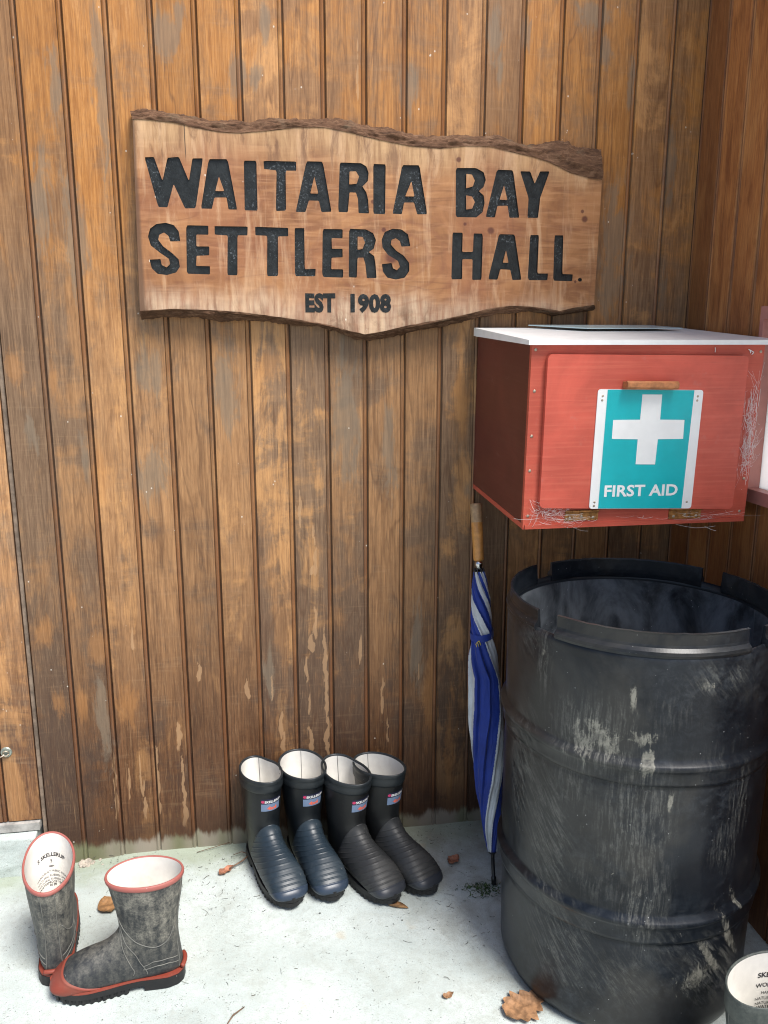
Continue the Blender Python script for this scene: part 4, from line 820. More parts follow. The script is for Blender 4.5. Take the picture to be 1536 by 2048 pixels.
# ------------------------------------------------------------------ drum
def make_drum():
    root = thing('plastic_drum', 'scuffed black open plastic drum with notched rim, beside the umbrella', 'drum', (0.792, -0.545, 0.0))
    N = 288; H = 0.832
    def Rz(z): return 0.266 + 0.010 * z
    prof = [(0.20, 0.0), (0.245, 0.002), (0.258, 0.010), (0.2635, 0.025)]
    def seg(z0, z1, n): return [(Rz(z), z) for z in np.linspace(z0, z1, n)]
    prof += seg(0.04, 0.228, 30)
    prof += [(Rz(.24) - 0.0035, .236), (Rz(.24) + 0.0045, .240), (Rz(.25) + 0.0055, .247), (Rz(.26) + 0.0045, .270), (Rz(.28) + 0.0090, .277), (Rz(.285) + 0.0115, .283), (Rz(.29) + 0.0095, .289), (Rz(.3) - 0.001, .295), (Rz(.305), .304)]
    prof += seg(0.32, 0.565, 40)
    prof += [(Rz(.57) - 0.0035, .572), (Rz(.578) + 0.0045, .576), (Rz(.585) + 0.0055, .583), (Rz(.6) + 0.0045, .600), (Rz(.61) + 0.0090, .607), (Rz(.615) + 0.0115, .613), (Rz(.62) + 0.0095, .619), (Rz(.625) - 0.001, .625), (Rz(.63), .634)]
    prof += seg(0.645, H - 0.022, 28)
    prof += [(Rz(H) + 0.001, H - 0.016), (Rz(H) + 0.0005, H - 0.008), (Rz(H) - 0.003, H - 0.002), (Rz(H) - 0.0055, H), (Rz(H) - 0.009, H - 0.001)]
    prof += [(Rz(z) - 0.0105, z) for z in np.linspace(H - 0.02, 0.03, 30)] + [(0.24, 0.014), (0.15, 0.012), (0.0005, 0.012)]
    vs, fs = lathe(prof, N); arr = np.array(vs)
    # the drum has been knocked about: faint out-of-round dents
    ang = np.arctan2(arr[:, 1], arr[:, 0]); dent = np.array([0.0028 * mnoise.noise(Vector((2.2 * math.cos(a), 2.2 * math.sin(a), z * 3.5))) + 0.0012 * mnoise.noise(Vector((6 * math.cos(a), 6 * math.sin(a), z * 9))) for a, z in zip(ang, arr[:, 2])])
    rr = np.hypot(arr[:, 0], arr[:, 1]); k = 1 + dent / np.maximum(rr, 0.05) * (rr > 0.2); arr[:, 0] *= k; arr[:, 1] *= k
    d = np.concatenate([[0], np.cumsum(np.hypot(*np.diff(np.array(prof), axis=0).T))])
    uv = [((k % N) / N * 1.69 + (0.9 if i > len(prof) - 34 else 0), d[i]) for i in range(len(prof)) for k in range(N)]
    nin = (len(prof) - 33) * N
    o = mesh('body', arr, fs, [M['drum'], M['drum_in']], root, smooth=True, uv=uv, midx=[0 if f_[0] < nin else 1 for f_ in fs])
    # where the drum has been dragged and splashed (measured on the photo, put on the drum's own surface)
    def on_drum(px, py):
        dd = _f + (px - 768) / CAM_F * _rt - (py - 1024) / CAM_F * _up; oo = np.array(CAM_O); RR = 0.272; ex, ey = oo[0] - 0.792, oo[1] + 0.545
        qa = dd[0] ** 2 + dd[1] ** 2; qb = 2 * (dd[0] * ex + dd[1] * ey); qc = ex * ex + ey * ey - RR * RR; tt = (-qb - math.sqrt(max(qb * qb - 4 * qa * qc, 0))) / (2 * qa); P = oo + tt * dd
        return math.atan2(P[1] + 0.545, P[0] - 0.792), P[2]
    SC_ = np.zeros((len(arr), 4), dtype=np.float32); SC_[:, 3] = 1; angs = np.arctan2(arr[:, 1], arr[:, 0])
    for ch, px, py, hx, hy, tilt, k in ((0,1185,1470,75,60,0,1),(0,1090,1310,20,70,0,.8),(0,1140,1560,60,60,0,.6),(2,1045,1540,45,120,.0,1),(2,1090,1680,50,130,0,.9),(0,1270,1640,70,110,0,.8),(0,1285,1800,45,110,0,.8),(2,1110,1880,80,90,0,.8),(2,1230,1950,110,70,0,.5),(0,1480,1600,32,80,0,.7),(0,1455,1690,40,60,0,.6),
            (2,1430,1940,60,70,-.5,1),(2,1440,1360,90,30,0,.6),(0,1340,1430,60,60,0,.4),(2,1060,1260,40,60,0,.6),(0,1430,1520,70,40,0,.4),(0,1180,1760,60,50,0,.5),(2,1330,1900,60,60,0,.5),
            (1,1285,1478,20,14,0,1),(1,1297,1520,13,22,0,1),(1,1195,1470,55,32,0,.7),(1,1165,1490,25,30,0,.7),(1,1457,1868,10,55,-.55,1),(1,1420,1915,8,50,-.6,1),(1,1392,1965,36,22,-.4,.8),(1,1268,1395,6,26,0,.8),(1,1420,1370,22,8,0,.7),(1,1470,1800,6,40,-.5,.8),(1,1340,1610,5,20,0,.6),(1,1090,1310,10,28,0,.6)):
        a_, z_ = on_drum(px, py); da = np.arctan2(np.sin(angs - a_), np.cos(angs - a_)) * 0.27; dz = arr[:, 2] - z_
        U_ = da * math.cos(tilt) - dz * math.sin(tilt); V_ = da * math.sin(tilt) + dz * math.cos(tilt)
        g = k * np.exp(-0.8 * ((np.abs(U_) / (hx / 900)) ** 2 + (np.abs(V_) / (hy / 800)) ** 2)); SC_[:, ch] = np.maximum(SC_[:, ch], g)
    SC_[nin:, :3] = 0
    at = o.data.color_attributes.new('scuff', 'FLOAT_COLOR', 'POINT'); at.data.foreach_set('color', SC_.reshape(-1))
    # four rim segments, upright lips left between sawn notches
    for a0, a1, hh in ((-150.5, -72.0, 0.040), (-61.5, 21.9, 0.034), (32.8, 113.2, 0.032), (124.2, 198.5, 0.036)):
        n = 60; R0 = Rz(H)
        pr = [(R0 - 0.0048, H - 0.006), (R0 + 0.0012, H - 0.0045), (R0 + 0.0036, H + 0.001), (R0 + 0.0026, H + 0.007), (R0 - 0.0035, H + 0.013), (R0 - 0.0050, H + 0.018), (R0 - 0.0050, H + hh - 0.003), (R0 - 0.0042, H + hh), (R0 - 0.0082, H + hh + 0.0012), (R0 - 0.0098, H + hh - 0.002), (R0 - 0.0108, H + 0.020), (R0 - 0.0122, H + 0.006), (R0 - 0.0126, H - 0.002), (R0 - 0.0118, H - 0.010), (R0 - 0.0100, H - 0.014)]
        vs = []; uvs = []
        for i in range(n):
            a = R(a0 + (a1 - a0) * i / (n - 1)); jag = 0.0012 * mnoise.noise(Vector((a * 14, 0, 0)))
            for j, (r, z) in enumerate(pr):
                zz = z + (jag if j in (6, 7, 8, 9) else 0); vs.append((r * math.cos(a), r * math.sin(a), zz)); uvs.append((a * 0.27 + 3, j * 0.012 + 2))
        m = len(pr); fs = grid_faces(n, m, True); fs += [tuple(range(m))[::-1], tuple((n - 1) * m + k for k in range(m))]
        mesh('rim_segment', vs, fs, M['drum'], root, smooth=False, uv=uvs)
make_drum()

# ------------------------------------------------------------------ umbrella
def make_umbrella():
    tip = Vector((0.577, -0.285, 0.003)); top = Vector((0.5745, -0.034, 0.957)); ax = (top - tip); L = ax.length
    root = thing('folded_umbrella', 'furled blue and white umbrella standing tip down between wall and drum', 'umbrella', tip)
    root.rotation_euler = (-math.atan2(ax.y, ax.z), math.atan2(ax.x, ax.z), 0)
    def lobj(name, pr, mat, n=24): v, f = lathe(pr, n); return mesh(name, v, f, mat, root, smooth=True)
    lobj('tip', [(0.0005, 0), (0.0065, 0.0), (0.0065, 0.018), (0.0045, 0.022), (0.0050, 0.075), (0.011, 0.082), (0.012, 0.092), (0.004, 0.094)], M['blackmetal'])
    hz = L
    lobj('shaft', [(0.005, 0.07), (0.005, hz - 0.14)], M['blackmetal'])
    hd = lobj('handle', [(0.004, hz - 0.152), (0.0128, hz - 0.150), (0.0138, hz - 0.144)] + [(0.0138 + 0.001 * k / 6, hz - 0.14 + 0.012 * k) for k in range(5)] + [(0.0148, hz - 0.080), (0.0152, hz - 0.078), (0.0152, hz - 0.0745), (0.0146, hz - 0.073), (0.0152, hz - 0.0715), (0.0152, hz - 0.068), (0.0147, hz - 0.0665), (0.0150, hz - 0.050)], M['bamboo'])
    v, f = lathe([(0.0151, hz - 0.050), (0.0155, hz - 0.040), (0.0152, hz - 0.037), (0.0156, hz - 0.034), (0.0153, hz - 0.031), (0.0157, hz - 0.028), (0.0158, hz - 0.006), (0.0145, hz - 0.001), (0.0100, hz), (0.0005, hz)], 24)
    mesh('worn_grip', v, f, M['bamboo_worn'], hd, smooth=True)
    lobj('collar', [(0.004, hz - 0.180), (0.0085, hz - 0.178), (0.0090, hz - 0.166), (0.0115, hz - 0.163), (0.0115, hz - 0.154), (0.0075, hz - 0.152)], M['chrome'])
    # canopy: wrapped folds, spiralling faster above the tie strap
    z0, z1 = 0.085, hz - 0.180; nz, nt = 220, 192
    kz = [0, 0.06, 0.14, 0.24, 0.36, 0.48, 0.60, 0.70, 0.76, 0.80, 0.90, 0.97, 1.0]
    kr = [0.0120, 0.0180, 0.0250, 0.0320, 0.0385, 0.0410, 0.0385, 0.0325, 0.0265, 0.0265, 0.0235, 0.0175, 0.0140]
    tw_s = [0, 0.1, 0.25, 0.5, 0.62, 0.75, 0.85, 1.0]; tw_v = [-1.9, -1.5, -0.65, 0.1, 0.2, -0.6, -1.8, -3.8]
    pan = [(0.00, 0), (0.15, 1), (0.26, 0), (0.33, 1), (0.43, 0), (0.48, 1), (0.575, 0), (0.835, 1), (0.975, 0)]
    vs = []; mi = []
    for i in range(nz):
        s = i / (nz - 1); r = np.interp(s, kz, kr); tw = np.interp(s, tw_s, tw_v); amp = 0.24 + 0.45 * s * (1 - s)
        for j in range(nt):
            th = 2 * math.pi * j / nt; q = (th - tw) / (2 * math.pi) * 8.0; fr = q - math.floor(q)
            fold = (fr ** 0.6) * (1 - max(0, (fr - 0.86) / 0.14)) - 0.5
            rr = r * (1 + amp * fold) + 0.0030 * mnoise.noise(Vector((math.cos(th - tw) * 2.5, math.sin(th - tw) * 2.5, s * 9))) * (0.4 + 2 * s * (1 - s)) + 0.0013 * mnoise.noise(Vector((math.cos(th - tw * 1.4) * 7, math.sin(th - tw * 1.4) * 7, s * 16))) + 0.0005 * mnoise.noise(Vector((math.cos(th) * 12, math.sin(th) * 12, s * 60)))
            vs.append((rr * math.cos(th), rr * math.sin(th), z0 + (z1 - z0) * s))
    for i in range(nz - 1):
        s = (i + 0.5) / (nz - 1); tw = np.interp(s, tw_s, tw_v)
        for j in range(nt):
            th = 2 * math.pi * (j + 0.5) / nt; q = ((th - tw + UMB_PH + 0.05 * mnoise.noise(Vector((s * 9, math.cos(th) * 2, 0)))) / (2 * math.pi)) % 1.0
            c = 1
            for p, val in pan:
                if q >= p: c = val
            mi.append(c)
    can = mesh('canopy', vs, grid_faces(nz, nt, True), [M['blue'], M['grey']], root, smooth=True, midx=mi)
    # tie strap
    zs = z0 + (z1 - z0) * 0.775; nb = 48; vs = []
    for k in range(nb):
        th = 2 * math.pi * k / nb; r = 0.0308 + 0.001 * math.sin(3 * th); dz = 0.010 * math.sin(th + 0.6)
        vs += [(r * math.cos(th), r * math.sin(th), zs - 0.009 + dz), (r * math.cos(th) * 1.01, r * math.sin(th) * 1.01, zs + 0.009 + dz)]
    mesh('tie_strap', vs, [(2 * k, (2 * k + 2) % (2 * nb), (2 * k + 3) % (2 * nb), 2 * k + 1) for k in range(nb)], M['blue'], root, smooth=True)
    bm = bmesh.new()     # yellow fragment of print on a white fold
    th0 = -math.pi / 2 - 0.85
    for k in range(3):
        th = th0 + 0.16 * k; add_tube(bm, [(0.0318 * math.cos(th), 0.0318 * math.sin(th), zs - 0.022 + 0.004 * k), (0.0305 * math.cos(th + 0.1), 0.0305 * math.sin(th + 0.1), zs - 0.034 + 0.004 * k)], 0.0010, 6)
    add_tube(bm, [(0.0304 * math.cos(th0 + 0.16 * k), 0.0304 * math.sin(th0 + 0.16 * k), zs - 0.022 + 0.004 * k) for k in (0, 0.5, 1, 1.5, 2)], 0.0010, 6)
    bm_obj('yellow_print', bm, M['yellow'], root, smooth=True)
    for k in range(8):
        a = 2 * math.pi * k / 8 + 0.2; bm = bmesh.new()
        add_tube(bm, [(0.0135 * math.cos(a), 0.0135 * math.sin(a), z1 - 0.012), (0.0120 * math.cos(a), 0.0120 * math.sin(a), z1 + 0.006), (0.0115 * math.cos(a), 0.0115 * math.sin(a), z1 + 0.010)], [0.0018, 0.0022, 0.0014], 6)
        bm_obj('rib_tip', bm, M['blackmetal'], root, smooth=True)
UMB_PH = 0.0
make_umbrella()

# ------------------------------------------------------------------ gumboots
SEC = np.array([  # Bx,  Bz,   Fx,   Fz,   half width, superellipse power
    [-.012, .268, .158, .272, .0545, 2.0], [-.007, .222, .149, .228, .0530, 2.0], [.003, .165, .140, .178, .0485, 2.0], [.006, .112, .138, .146, .0435, 2.1],
    [.002, .066, .150, .126, .0400, 2.2], [.001, .032, .170, .111, .0390, 2.3], [.030, .018, .192, .101, .0410, 2.4], [.090, .016, .218, .092, .0435, 2.5],
    [.160, .016, .246, .077, .0475, 2.6], [.215, .016, .269, .060, .0468, 2.6], [.254, .018, .286, .044, .0415, 2.6], [.277, .022, .292, .034, .0285, 2.3], [.287, .027, .292, .030, .0050, 2.0]])
class Boot:
    def __init__(s, side=1, wide=1.0, tall=1.0, rim_tilt=0.0, squash=0.0, pinch=(0, 0), flare=0.0, foot=1.0):
        c = SEC.copy(); c[:5, 1] *= 1; s.side = side
        for k, f in enumerate((1.0, 0.85, 0.6, 0.3, 0.1)):
            c[k, 1] += (tall - 1) * 0.26 * f - rim_tilt * (1 - k / 4.0) ** 2 * 0.5; c[k, 3] += (tall - 1) * 0.26 * f + rim_tilt * (1 - k / 4.0) ** 2 * 0.5
            c[k, 4] *= 1 + squash * f; c[k, 0] -= flare * f * 0.4; c[k, 2] += flare * f * 0.6
        c[4:, 4] *= 1 + (foot - 1) * np.clip((np.arange(len(c) - 4) + 1) / 4.0, 0, 1); c[:, 4] *= wide; s.c = c; s.pinch = pinch
        x = np.arange(len(c)); s.n = len(c)
    def par(s, u):
        x = u * (s.n - 1); i = int(math.floor(x)); i = min(max(i, 0), s.n - 2); t = x - i
        P = [s.c[min(max(k, 0), s.n - 1)] for k in (i - 1, i, i + 1, i + 2)]
        if i == 0: P[0] = 2 * P[1] - P[2]
        return 0.5 * ((2 * P[1]) + (-P[0] + P[2]) * t + (2 * P[0] - 5 * P[1] + 4 * P[2] - P[3]) * t * t + (-P[0] + 3 * P[1] - 3 * P[2] + P[3]) * t ** 3)
    def cshift(s, x):
        k = max(0.0, min(1.0, (x - 0.08) / 0.2)); return s.side * (0.014 * k * k * (3 - 2 * k))
    def S(s, u, t, off=0.0):
        bx, bz, fx, fz, w, ex = s.par(u); a = math.hypot(fx - bx, fz - bz) / 2
        dx, dz = (fx - bx) / (2 * a), (fz - bz) / (2 * a); cx, cz = (bx + fx) / 2, (bz + fz) / 2
        ct, st = math.cos(t), math.sin(t); e = 2.0 / ex
        p = math.copysign(abs(ct) ** e, ct); q = math.copysign(abs(st) ** e, st)
        A = max(a + off, 0.001); Wd = max(w + off, 0.001)
        if s.pinch[0] and u < 0.35:
            g = math.exp(-((math.atan2(math.sin(t - s.pinch[1]), math.cos(t - s.pinch[1]))) / 0.5) ** 2) * (1 - u / 0.35) ** 1.2; A -= s.pinch[0] * g; Wd -= s.pinch[0] * g
        x = cx + A * p * dx; z = cz + A * p * dz
        return Vector((x, Wd * q + s.cshift(x), z))
    def grid(s, name, us, ts, off, mat, parent, closed=True, smooth=True, offs=None):
        vs = [s.S(u, t, (offs(u, t) if offs else off)) for u in us for t in ts]
        return mesh(name, vs, grid_faces(len(us), len(ts), closed), mat, parent, smooth)
    def conform(s, name, v, f, u0, t0, off, mat, parent, inside=False, sub=False):
        du = (s.S(u0 + 0.01, t0) - s.S(u0 - 0.01, t0)).length / 0.02; dt = (s.S(u0, t0 + 0.05) - s.S(u0, t0 - 0.05)).length / 0.1
        sg = -1.0 if inside else 1.0
        return mesh(name, [s.S(u0 - y / du, t0 + sg * x / dt, off) for x, y, c in v], f, mat, parent)
    def sole(s, mat, parent, z_top=0.026, grow=0.0, name='sole', treads=True, heel_gap=(0.088, 0.118), only_top=False):
        o = [(-.0045, 0), (-.0025, .016), (.008, .029), (.030, .0375), (.060, .0385), (.095, .0385), (.130, .0420), (.165, .0470), (.200, .0500), (.232, .0485), (.258, .0405), (.277, .0285), (.290, .0140), (.2955, 0)]
        xs = np.array([a for a, b in o]); ws = np.array([b for a, b in o]); tt = np.linspace(0, len(o) - 1, 120); k = np.arange(len(o))
        X = np.interp(tt, k, xs); Wt = np.interp(tt, k, ws)
        for _ in range(3): X[1:-1] = (X[:-2] + X[1:-1] * 2 + X[2:]) / 4; Wt[1:-1] = (Wt[:-2] + Wt[1:-1] * 2 + Wt[2:]) / 4
        wscale = s.c[8, 4] / SEC[8, 4]
        loop = [(x, w * wscale + grow) for x, w in zip(X, Wt)] + [(x, -w * wscale - grow) for x, w in list(zip(X, Wt))[-2:0:-1]]
        bm = bmesh.new()
        def layer(lp, z0, z1, inset=0.0):
            def pt(x, y, z): return bm.verts.new((x, y * (1 - inset) + s.cshift(x), z))
            spring = lambda x: 0.010 * max(0.0, (x - 0.20) / 0.09) ** 2
            a = [pt(x, y, z0 + spring(x)) for x, y in lp]; b = [bm.verts.new((x, y * 0.985 + s.cshift(x), z1 + spring(x) * 0.9)) for x, y in lp]
            bm.faces.new(a[::-1]); bm.faces.new(b)
            for i in range(len(lp)): bm.faces.new((a[i], a[(i + 1) % len(lp)], b[(i + 1) % len(lp)], b[i]))
        layer(loop, 0.0257 if only_top else 0.0125, z_top)
        def clip(lo, hi, tooth):
            top = [(x, abs(y)) for x, y in loop[:120] if lo <= x <= hi]; out = []
            for i, (x, y) in enumerate(top):
                t = 0.0035 if (tooth and int(x / 0.0075) % 2) else 0.0
                out.append((x, max(0.0, y - t)))
            up = [(x, y) for x, y in out if y > 0.0005]; return up + [(x, -y) for x, y in up[::-1]]
        if not only_top: layer(clip(-0.01, heel_gap[0], False), 0.0, 0.0122); layer(clip(heel_gap[1], 0.3, treads), 0.0, 0.0122)
        return bm_obj(name, bm, mat, parent)
NT_ = 72
TS = np.linspace(0, 2 * math.pi, NT_, endpoint=False)
def tube_ring(us_off, boot, name, mat, parent):
    vs = [boot.S(u, t, o) for u, o in us_off for t in TS]
    return mesh(name, vs, grid_faces(len(us_off), NT_, True), mat, parent, True)

def black_boot(label, loc, deg, mats, side, **kw):
    b = Boot(side, **kw); root = thing('gumboot', label, 'gumboot', (loc[0], loc[1], 0.0012), (0, 0, R(deg)), 'black gumboots lined up at the wall')
    rub, pan, cap = mats
    b.grid('upper', np.linspace(0, 1, 80), TS, 0.0, M[rub], root)
    b.grid('lining', np.linspace(0.0, 0.82, 46), TS, -0.003, M['lining'], root)
    tube_ring([(0.0, -0.0031), (-0.006, -0.0024), (-0.0085, -0.0008), (-0.0085, 0.0012), (-0.004, 0.0030), (0.012, 0.0026), (0.018, 0.0018), (0.026, 0.0034), (0.050, 0.0034), (0.057, 0.0024), (0.060, 0.0001)], b, 'collar', M['collar'], root)
    # ribbed instep panel, tongue-shaped at the top
    u0, u1 = 0.248, 0.800; nu, nv = 170, 44; ribs = [0.335, 0.385, 0.432, 0.478, 0.523, 0.566, 0.608, 0.648, 0.686, 0.722, 0.757]
    def tmax(u): k = (u - u0) / (u1 - u0); return 0.02 + 1.75 * min(1.0, max(0.0, k) * 2.0) ** 0.55
    vs = []
    for i in range(nu):
        u = u0 + (u1 - u0) * i / (nu - 1)
        for j in range(nv):
            q = -1 + 2 * j / (nv - 1); t = q * tmax(u); off = 0.0018
            if abs(q) > 0.96 or i == 0 or i == nu - 1: off = -0.0004
            for rb in ribs:
                d = (u - rb - 0.010 * q * q) / 0.0036
                if abs(d) < 3: off += 0.0014 * math.exp(-d * d) * (1 - 0.3 * abs(q))
            vs.append(b.S(u, t, off))
    mesh('ribbed_panel', vs, grid_faces(nu, nv), M[pan], root, smooth=True)
    # smooth toe cap with a raised lip
    us = list(np.linspace(0.775, 1.0, 36)); offs = [(-0.0004 if k == 0 else 0.0030 if k in (1, 2) else 0.0020) for k in range(36)]
    b2 = [b.S(u + 0.012 * math.cos(t) , t, o) for u, o in zip(us, offs) for t in TS]
    mesh('toe_cap', b2, grid_faces(36, NT_, True), M[cap], root, smooth=True)
    b.sole(M['sole'], root)
    # heel counter ridge
    # badge
    bu, bt = 0.118, BADGE_T
    def rect(w0, w1, h0, h1, n=10): 
        v = [(w0 + (w1 - w0) * i / n, h, 0) for i in range(n + 1) for h in (h0, h1)]; return v, [(2 * i, 2 * i + 2, 2 * i + 3, 2 * i + 1) for i in range(n)]
    v, f = rect(-0.026, 0.026, -0.020, 0.020); bd = b.conform('badge', v, f, bu, bt, 0.0006, M['navy'], root)
    v, f = rect(-0.0255, 0.0255, -0.0195, 0.0035); b.conform('badge_patch', v, f, bu, bt, 0.0009, M['badge'], bd)
    v, f = text_mesh('SKELLERUP', 0.0090, 0.0003, 'CENTER'); v = v * [1, 1.15, 1] + [0.0045, 0.0070, 0]; b.conform('lettering', v, f, bu, bt, 0.0012, M['badge_white'], bd)
    v, f = text_mesh('4x4', 0.0150, 0.0006, 'CENTER'); v = v * [1.15, 1, 1] + [0.002, -0.0150, 0]; b.conform('lettering', v, f, bu, bt, 0.0013, M['badge_orange'], bd)
    v = [(-0.0215 + 0.0040 * math.cos(a), 0.0115 + 0.0045 * math.sin(a), 0) for a in np.linspace(0, 2 * math.pi, 16, endpoint=False)]; b.conform('emblem', v, [tuple(range(16))], bu, bt, 0.0012, M['badge_pink'], bd)
    # back seam visible inside
    bm = bmesh.new(); add_tube(bm, [b.S(u, math.pi - 0.35, -0.0036) for u in np.linspace(0.0, 0.25, 12)], 0.0006, 6); bm_obj('lining_seam', bm, M['ink'], root, smooth=True)
    return root
BADGE_T = 0.07
BLUE = ('rub_blue', 'panel_blue', 'cap_blue'); BROWN = ('rub_brown', 'panel_brown', 'cap_brown')
black_boot('bluish black gumboot with ribbed foot, leftmost of the four upright against the wall', (-0.028, -0.022), -75, BLUE, 1, squash=-0.06, pinch=(0.010, 2.3), foot=1.0, rim_tilt=0.008)
black_boot('bluish black gumboot with round open top, second from left of the four', (0.084, -0.012), -77, BLUE, 1, squash=0.08, foot=0.99)
black_boot('charcoal gumboot third from left in the row of four', (0.183, -0.062), -67, BROWN, 1, pinch=(0.007, 1.9), foot=1.0, rim_tilt=-0.006)
black_boot('charcoal gumboot turned outwards, rightmost of the four upright boots', (0.268, -0.052), -63, BROWN, 1, squash=0.04, foot=0.99, rim_tilt=0.012, pinch=(0.004, -0.9))

def trimmed_boot(label, loc, rot, side, size=1.0, upper='dusty', trim=True, text=None, **kw):
    b = Boot(side, **kw); root = thing('gumboot', label, 'gumboot', (loc[0], loc[1], loc[2] if len(loc) > 2 else 0.0012), rot); root.scale = (size,) * 3
    b.grid('upper', np.linspace(0, 1, 90), TS, 0.0, M[upper], root)
    b.grid('lining', np.linspace(0.0, 0.82, 46), TS, -0.003, M['lining'], root)
    if trim:
        tube_ring([(0.0, -0.0031), (-0.003, -0.0022), (-0.0040, -0.0002), (-0.0025, 0.0016), (0.003, 0.0030), (0.013, 0.0030), (0.018, 0.0020), (0.020, 0.0001)], b, 'rim_band', M['pink'], root)
        # toe cap of red rubber running back into a foxing strip
        nu = 44; vs = []
        for i in range(nu):
            for t in TS:
                lim = 0.695 + 0.025 * math.cos(t) - 0.05 * max(0.0, -math.cos(t)); u = lim + (1 - lim) * i / (nu - 1)
                vs.append(b.S(u, t, -0.0004 if i == 0 else 0.0032 if i in (1, 2) else 0.0024))
        mesh('toe_cap', vs, grid_faces(nu, NT_, True), M['dustyred'], root, smooth=True)
        b.sole(M['dustyred'], root, z_top=0.0298, grow=0.0004, name='foxing_strip', only_top=True)
        b.sole(M['sole'], root, z_top=0.0255, grow=0.0022)
        bm = bmesh.new()
        add_tube(bm, [(0.001 + 0.012 * (1 - math.cos(a)) - 0.006, 0.034 * math.sin(a) * 0.8, 0.036 + 0.003 * math.cos(a)) for a in np.linspace(-1.0, 1.0, 13)], 0.0055, 8); bm_obj('heel_tab', bm, M['dustyred'], root, smooth=True)
    else:
        tube_ring([(0.0, -0.0031), (-0.005, -0.0018), (-0.006, 0.0), (-0.003, 0.0012), (0.02, 0.0016), (0.075, 0.0016), (0.079, 0.0004)], b, 'collar', M['green'], root)
        b.sole(M['sole'], root)
    # moulded seam ridges
    bm = bmesh.new()
    def ridge(pts, r=0.0011): add_tube(bm, [b.S(u, t, 0.0004) for u, t in pts], r, 6)
    def curve(cps, n=26):
        cps = np.array(cps); k = np.linspace(0, len(cps) - 1, n); i = np.arange(len(cps)); P = np.stack([np.interp(k, i, cps[:, 0]), np.interp(k, i, cps[:, 1])], 1)
        for _ in range(3): P[1:-1] = (P[:-2] + 2 * P[1:-1] + P[2:]) / 4
        return [tuple(p) for p in P]
    for sg in (1, -1):
        ridge(curve([(0.02, sg * 2.86), (0.15, sg * 2.86), (0.30, sg * 2.80), (0.42, sg * 2.70)]))
        ridge(curve([(0.16, sg * 0.42), (0.22, sg * 0.75), (0.27, sg * 1.25), (0.285, sg * 1.75), (0.25, sg * 2.3), (0.20, sg * 2.65)]))
        ridge(curve([(0.20, sg * 0.35), (0.30, sg * 0.85), (0.36, sg * 1.35), (0.44, sg * 1.62), (0.50, sg * 1.95)]))
        ridge(curve([(0.22, sg * 0.30), (0.32, sg * 0.75), (0.40, sg * 1.15), (0.47, sg * 1.50), (0.54, sg * 1.80)]))
        ridge(curve([(0.34, sg * 2.7), (0.345, sg * 2.2), (0.38, sg * 1.75), (0.44, sg * 1.62)]))
        ridge(curve([(0.37, sg * 2.7), (0.375, sg * 2.2), (0.41, sg * 1.85), (0.47, sg * 1.70)]))
    bm_obj('seam_ridges', bm, M['seam'], root, smooth=True)
    if text:
        for body, size, du, bold, curv in text:
            v, f = text_mesh(body, size, bold, 'CENTER'); v = v * [1, 1.1, 1]
            v[:, 1] -= v[:, 0] ** 2 * curv
            b.conform('lettering', v, f, du[0], du[1], -0.0036, M['ink'], root, inside=True)
    return root
TXT = [('S SKELLERUP', 0.0125, (0.085, 0.0), 0.0004, 5), ('5', 0.0110, (0.107, 0.0), 0.0002, 0), ('MEN', 0.0060, (0.122, 0.0), 0.0002, 0), ('HAND BUILT FABRIC INSIDE', 0.0066, (0.139, 0.0), 0.0, 7), ('NATURAL RUBBER UPPER', 0.0070, (0.155, 0.0), 0.0, 7), ('NATURAL RUBBER SOLE', 0.0070, (0.170, 0.0), 0.0, 7), ('WATERPROOF TESTED', 0.0072, (0.185, 0.0), 0.0001, 7), ('01 09', 0.0074, (0.200, 0.0), 0.0003, 0)]
trimmed_boot('muddy black gumboot with red toe and rim, standing side on with toe to the left', (-0.192, -0.462), (0, 0, R(180)), 1, 0.94, wide=1.06, squash=0.0, tall=1.03)
trimmed_boot('muddy black gumboot with red rim seen from behind, printed white lining showing', (-0.465, -0.452, 0.002), (0, R(0), R(98)), 1, 0.92, text=TXT, rim_tilt=0.045, wide=1.04, tall=1.03)
trimmed_boot('greenish black gumboot with cream lining, cut off at the bottom right corner', (0.800, -0.985), (0, 0, R(22)), 1, upper='green', trim=False, text=[('SKELLERUP', 0.0125, (0.085, 0.38), 0.0004, 3), ('WORK BOOT', 0.0100, (0.115, 0.38), 0.0002, 4), ('HAND BUILT', 0.0072, (0.137, 0.38), 0.0, 4), ('NATURAL RUBBER', 0.0072, (0.155, 0.38), 0.0, 4), ('NATURAL FABRIC', 0.0072, (0.172, 0.38), 0.0, 4), ('WATERPROOF', 0.0076, (0.189, 0.38), 0.0001, 4)])

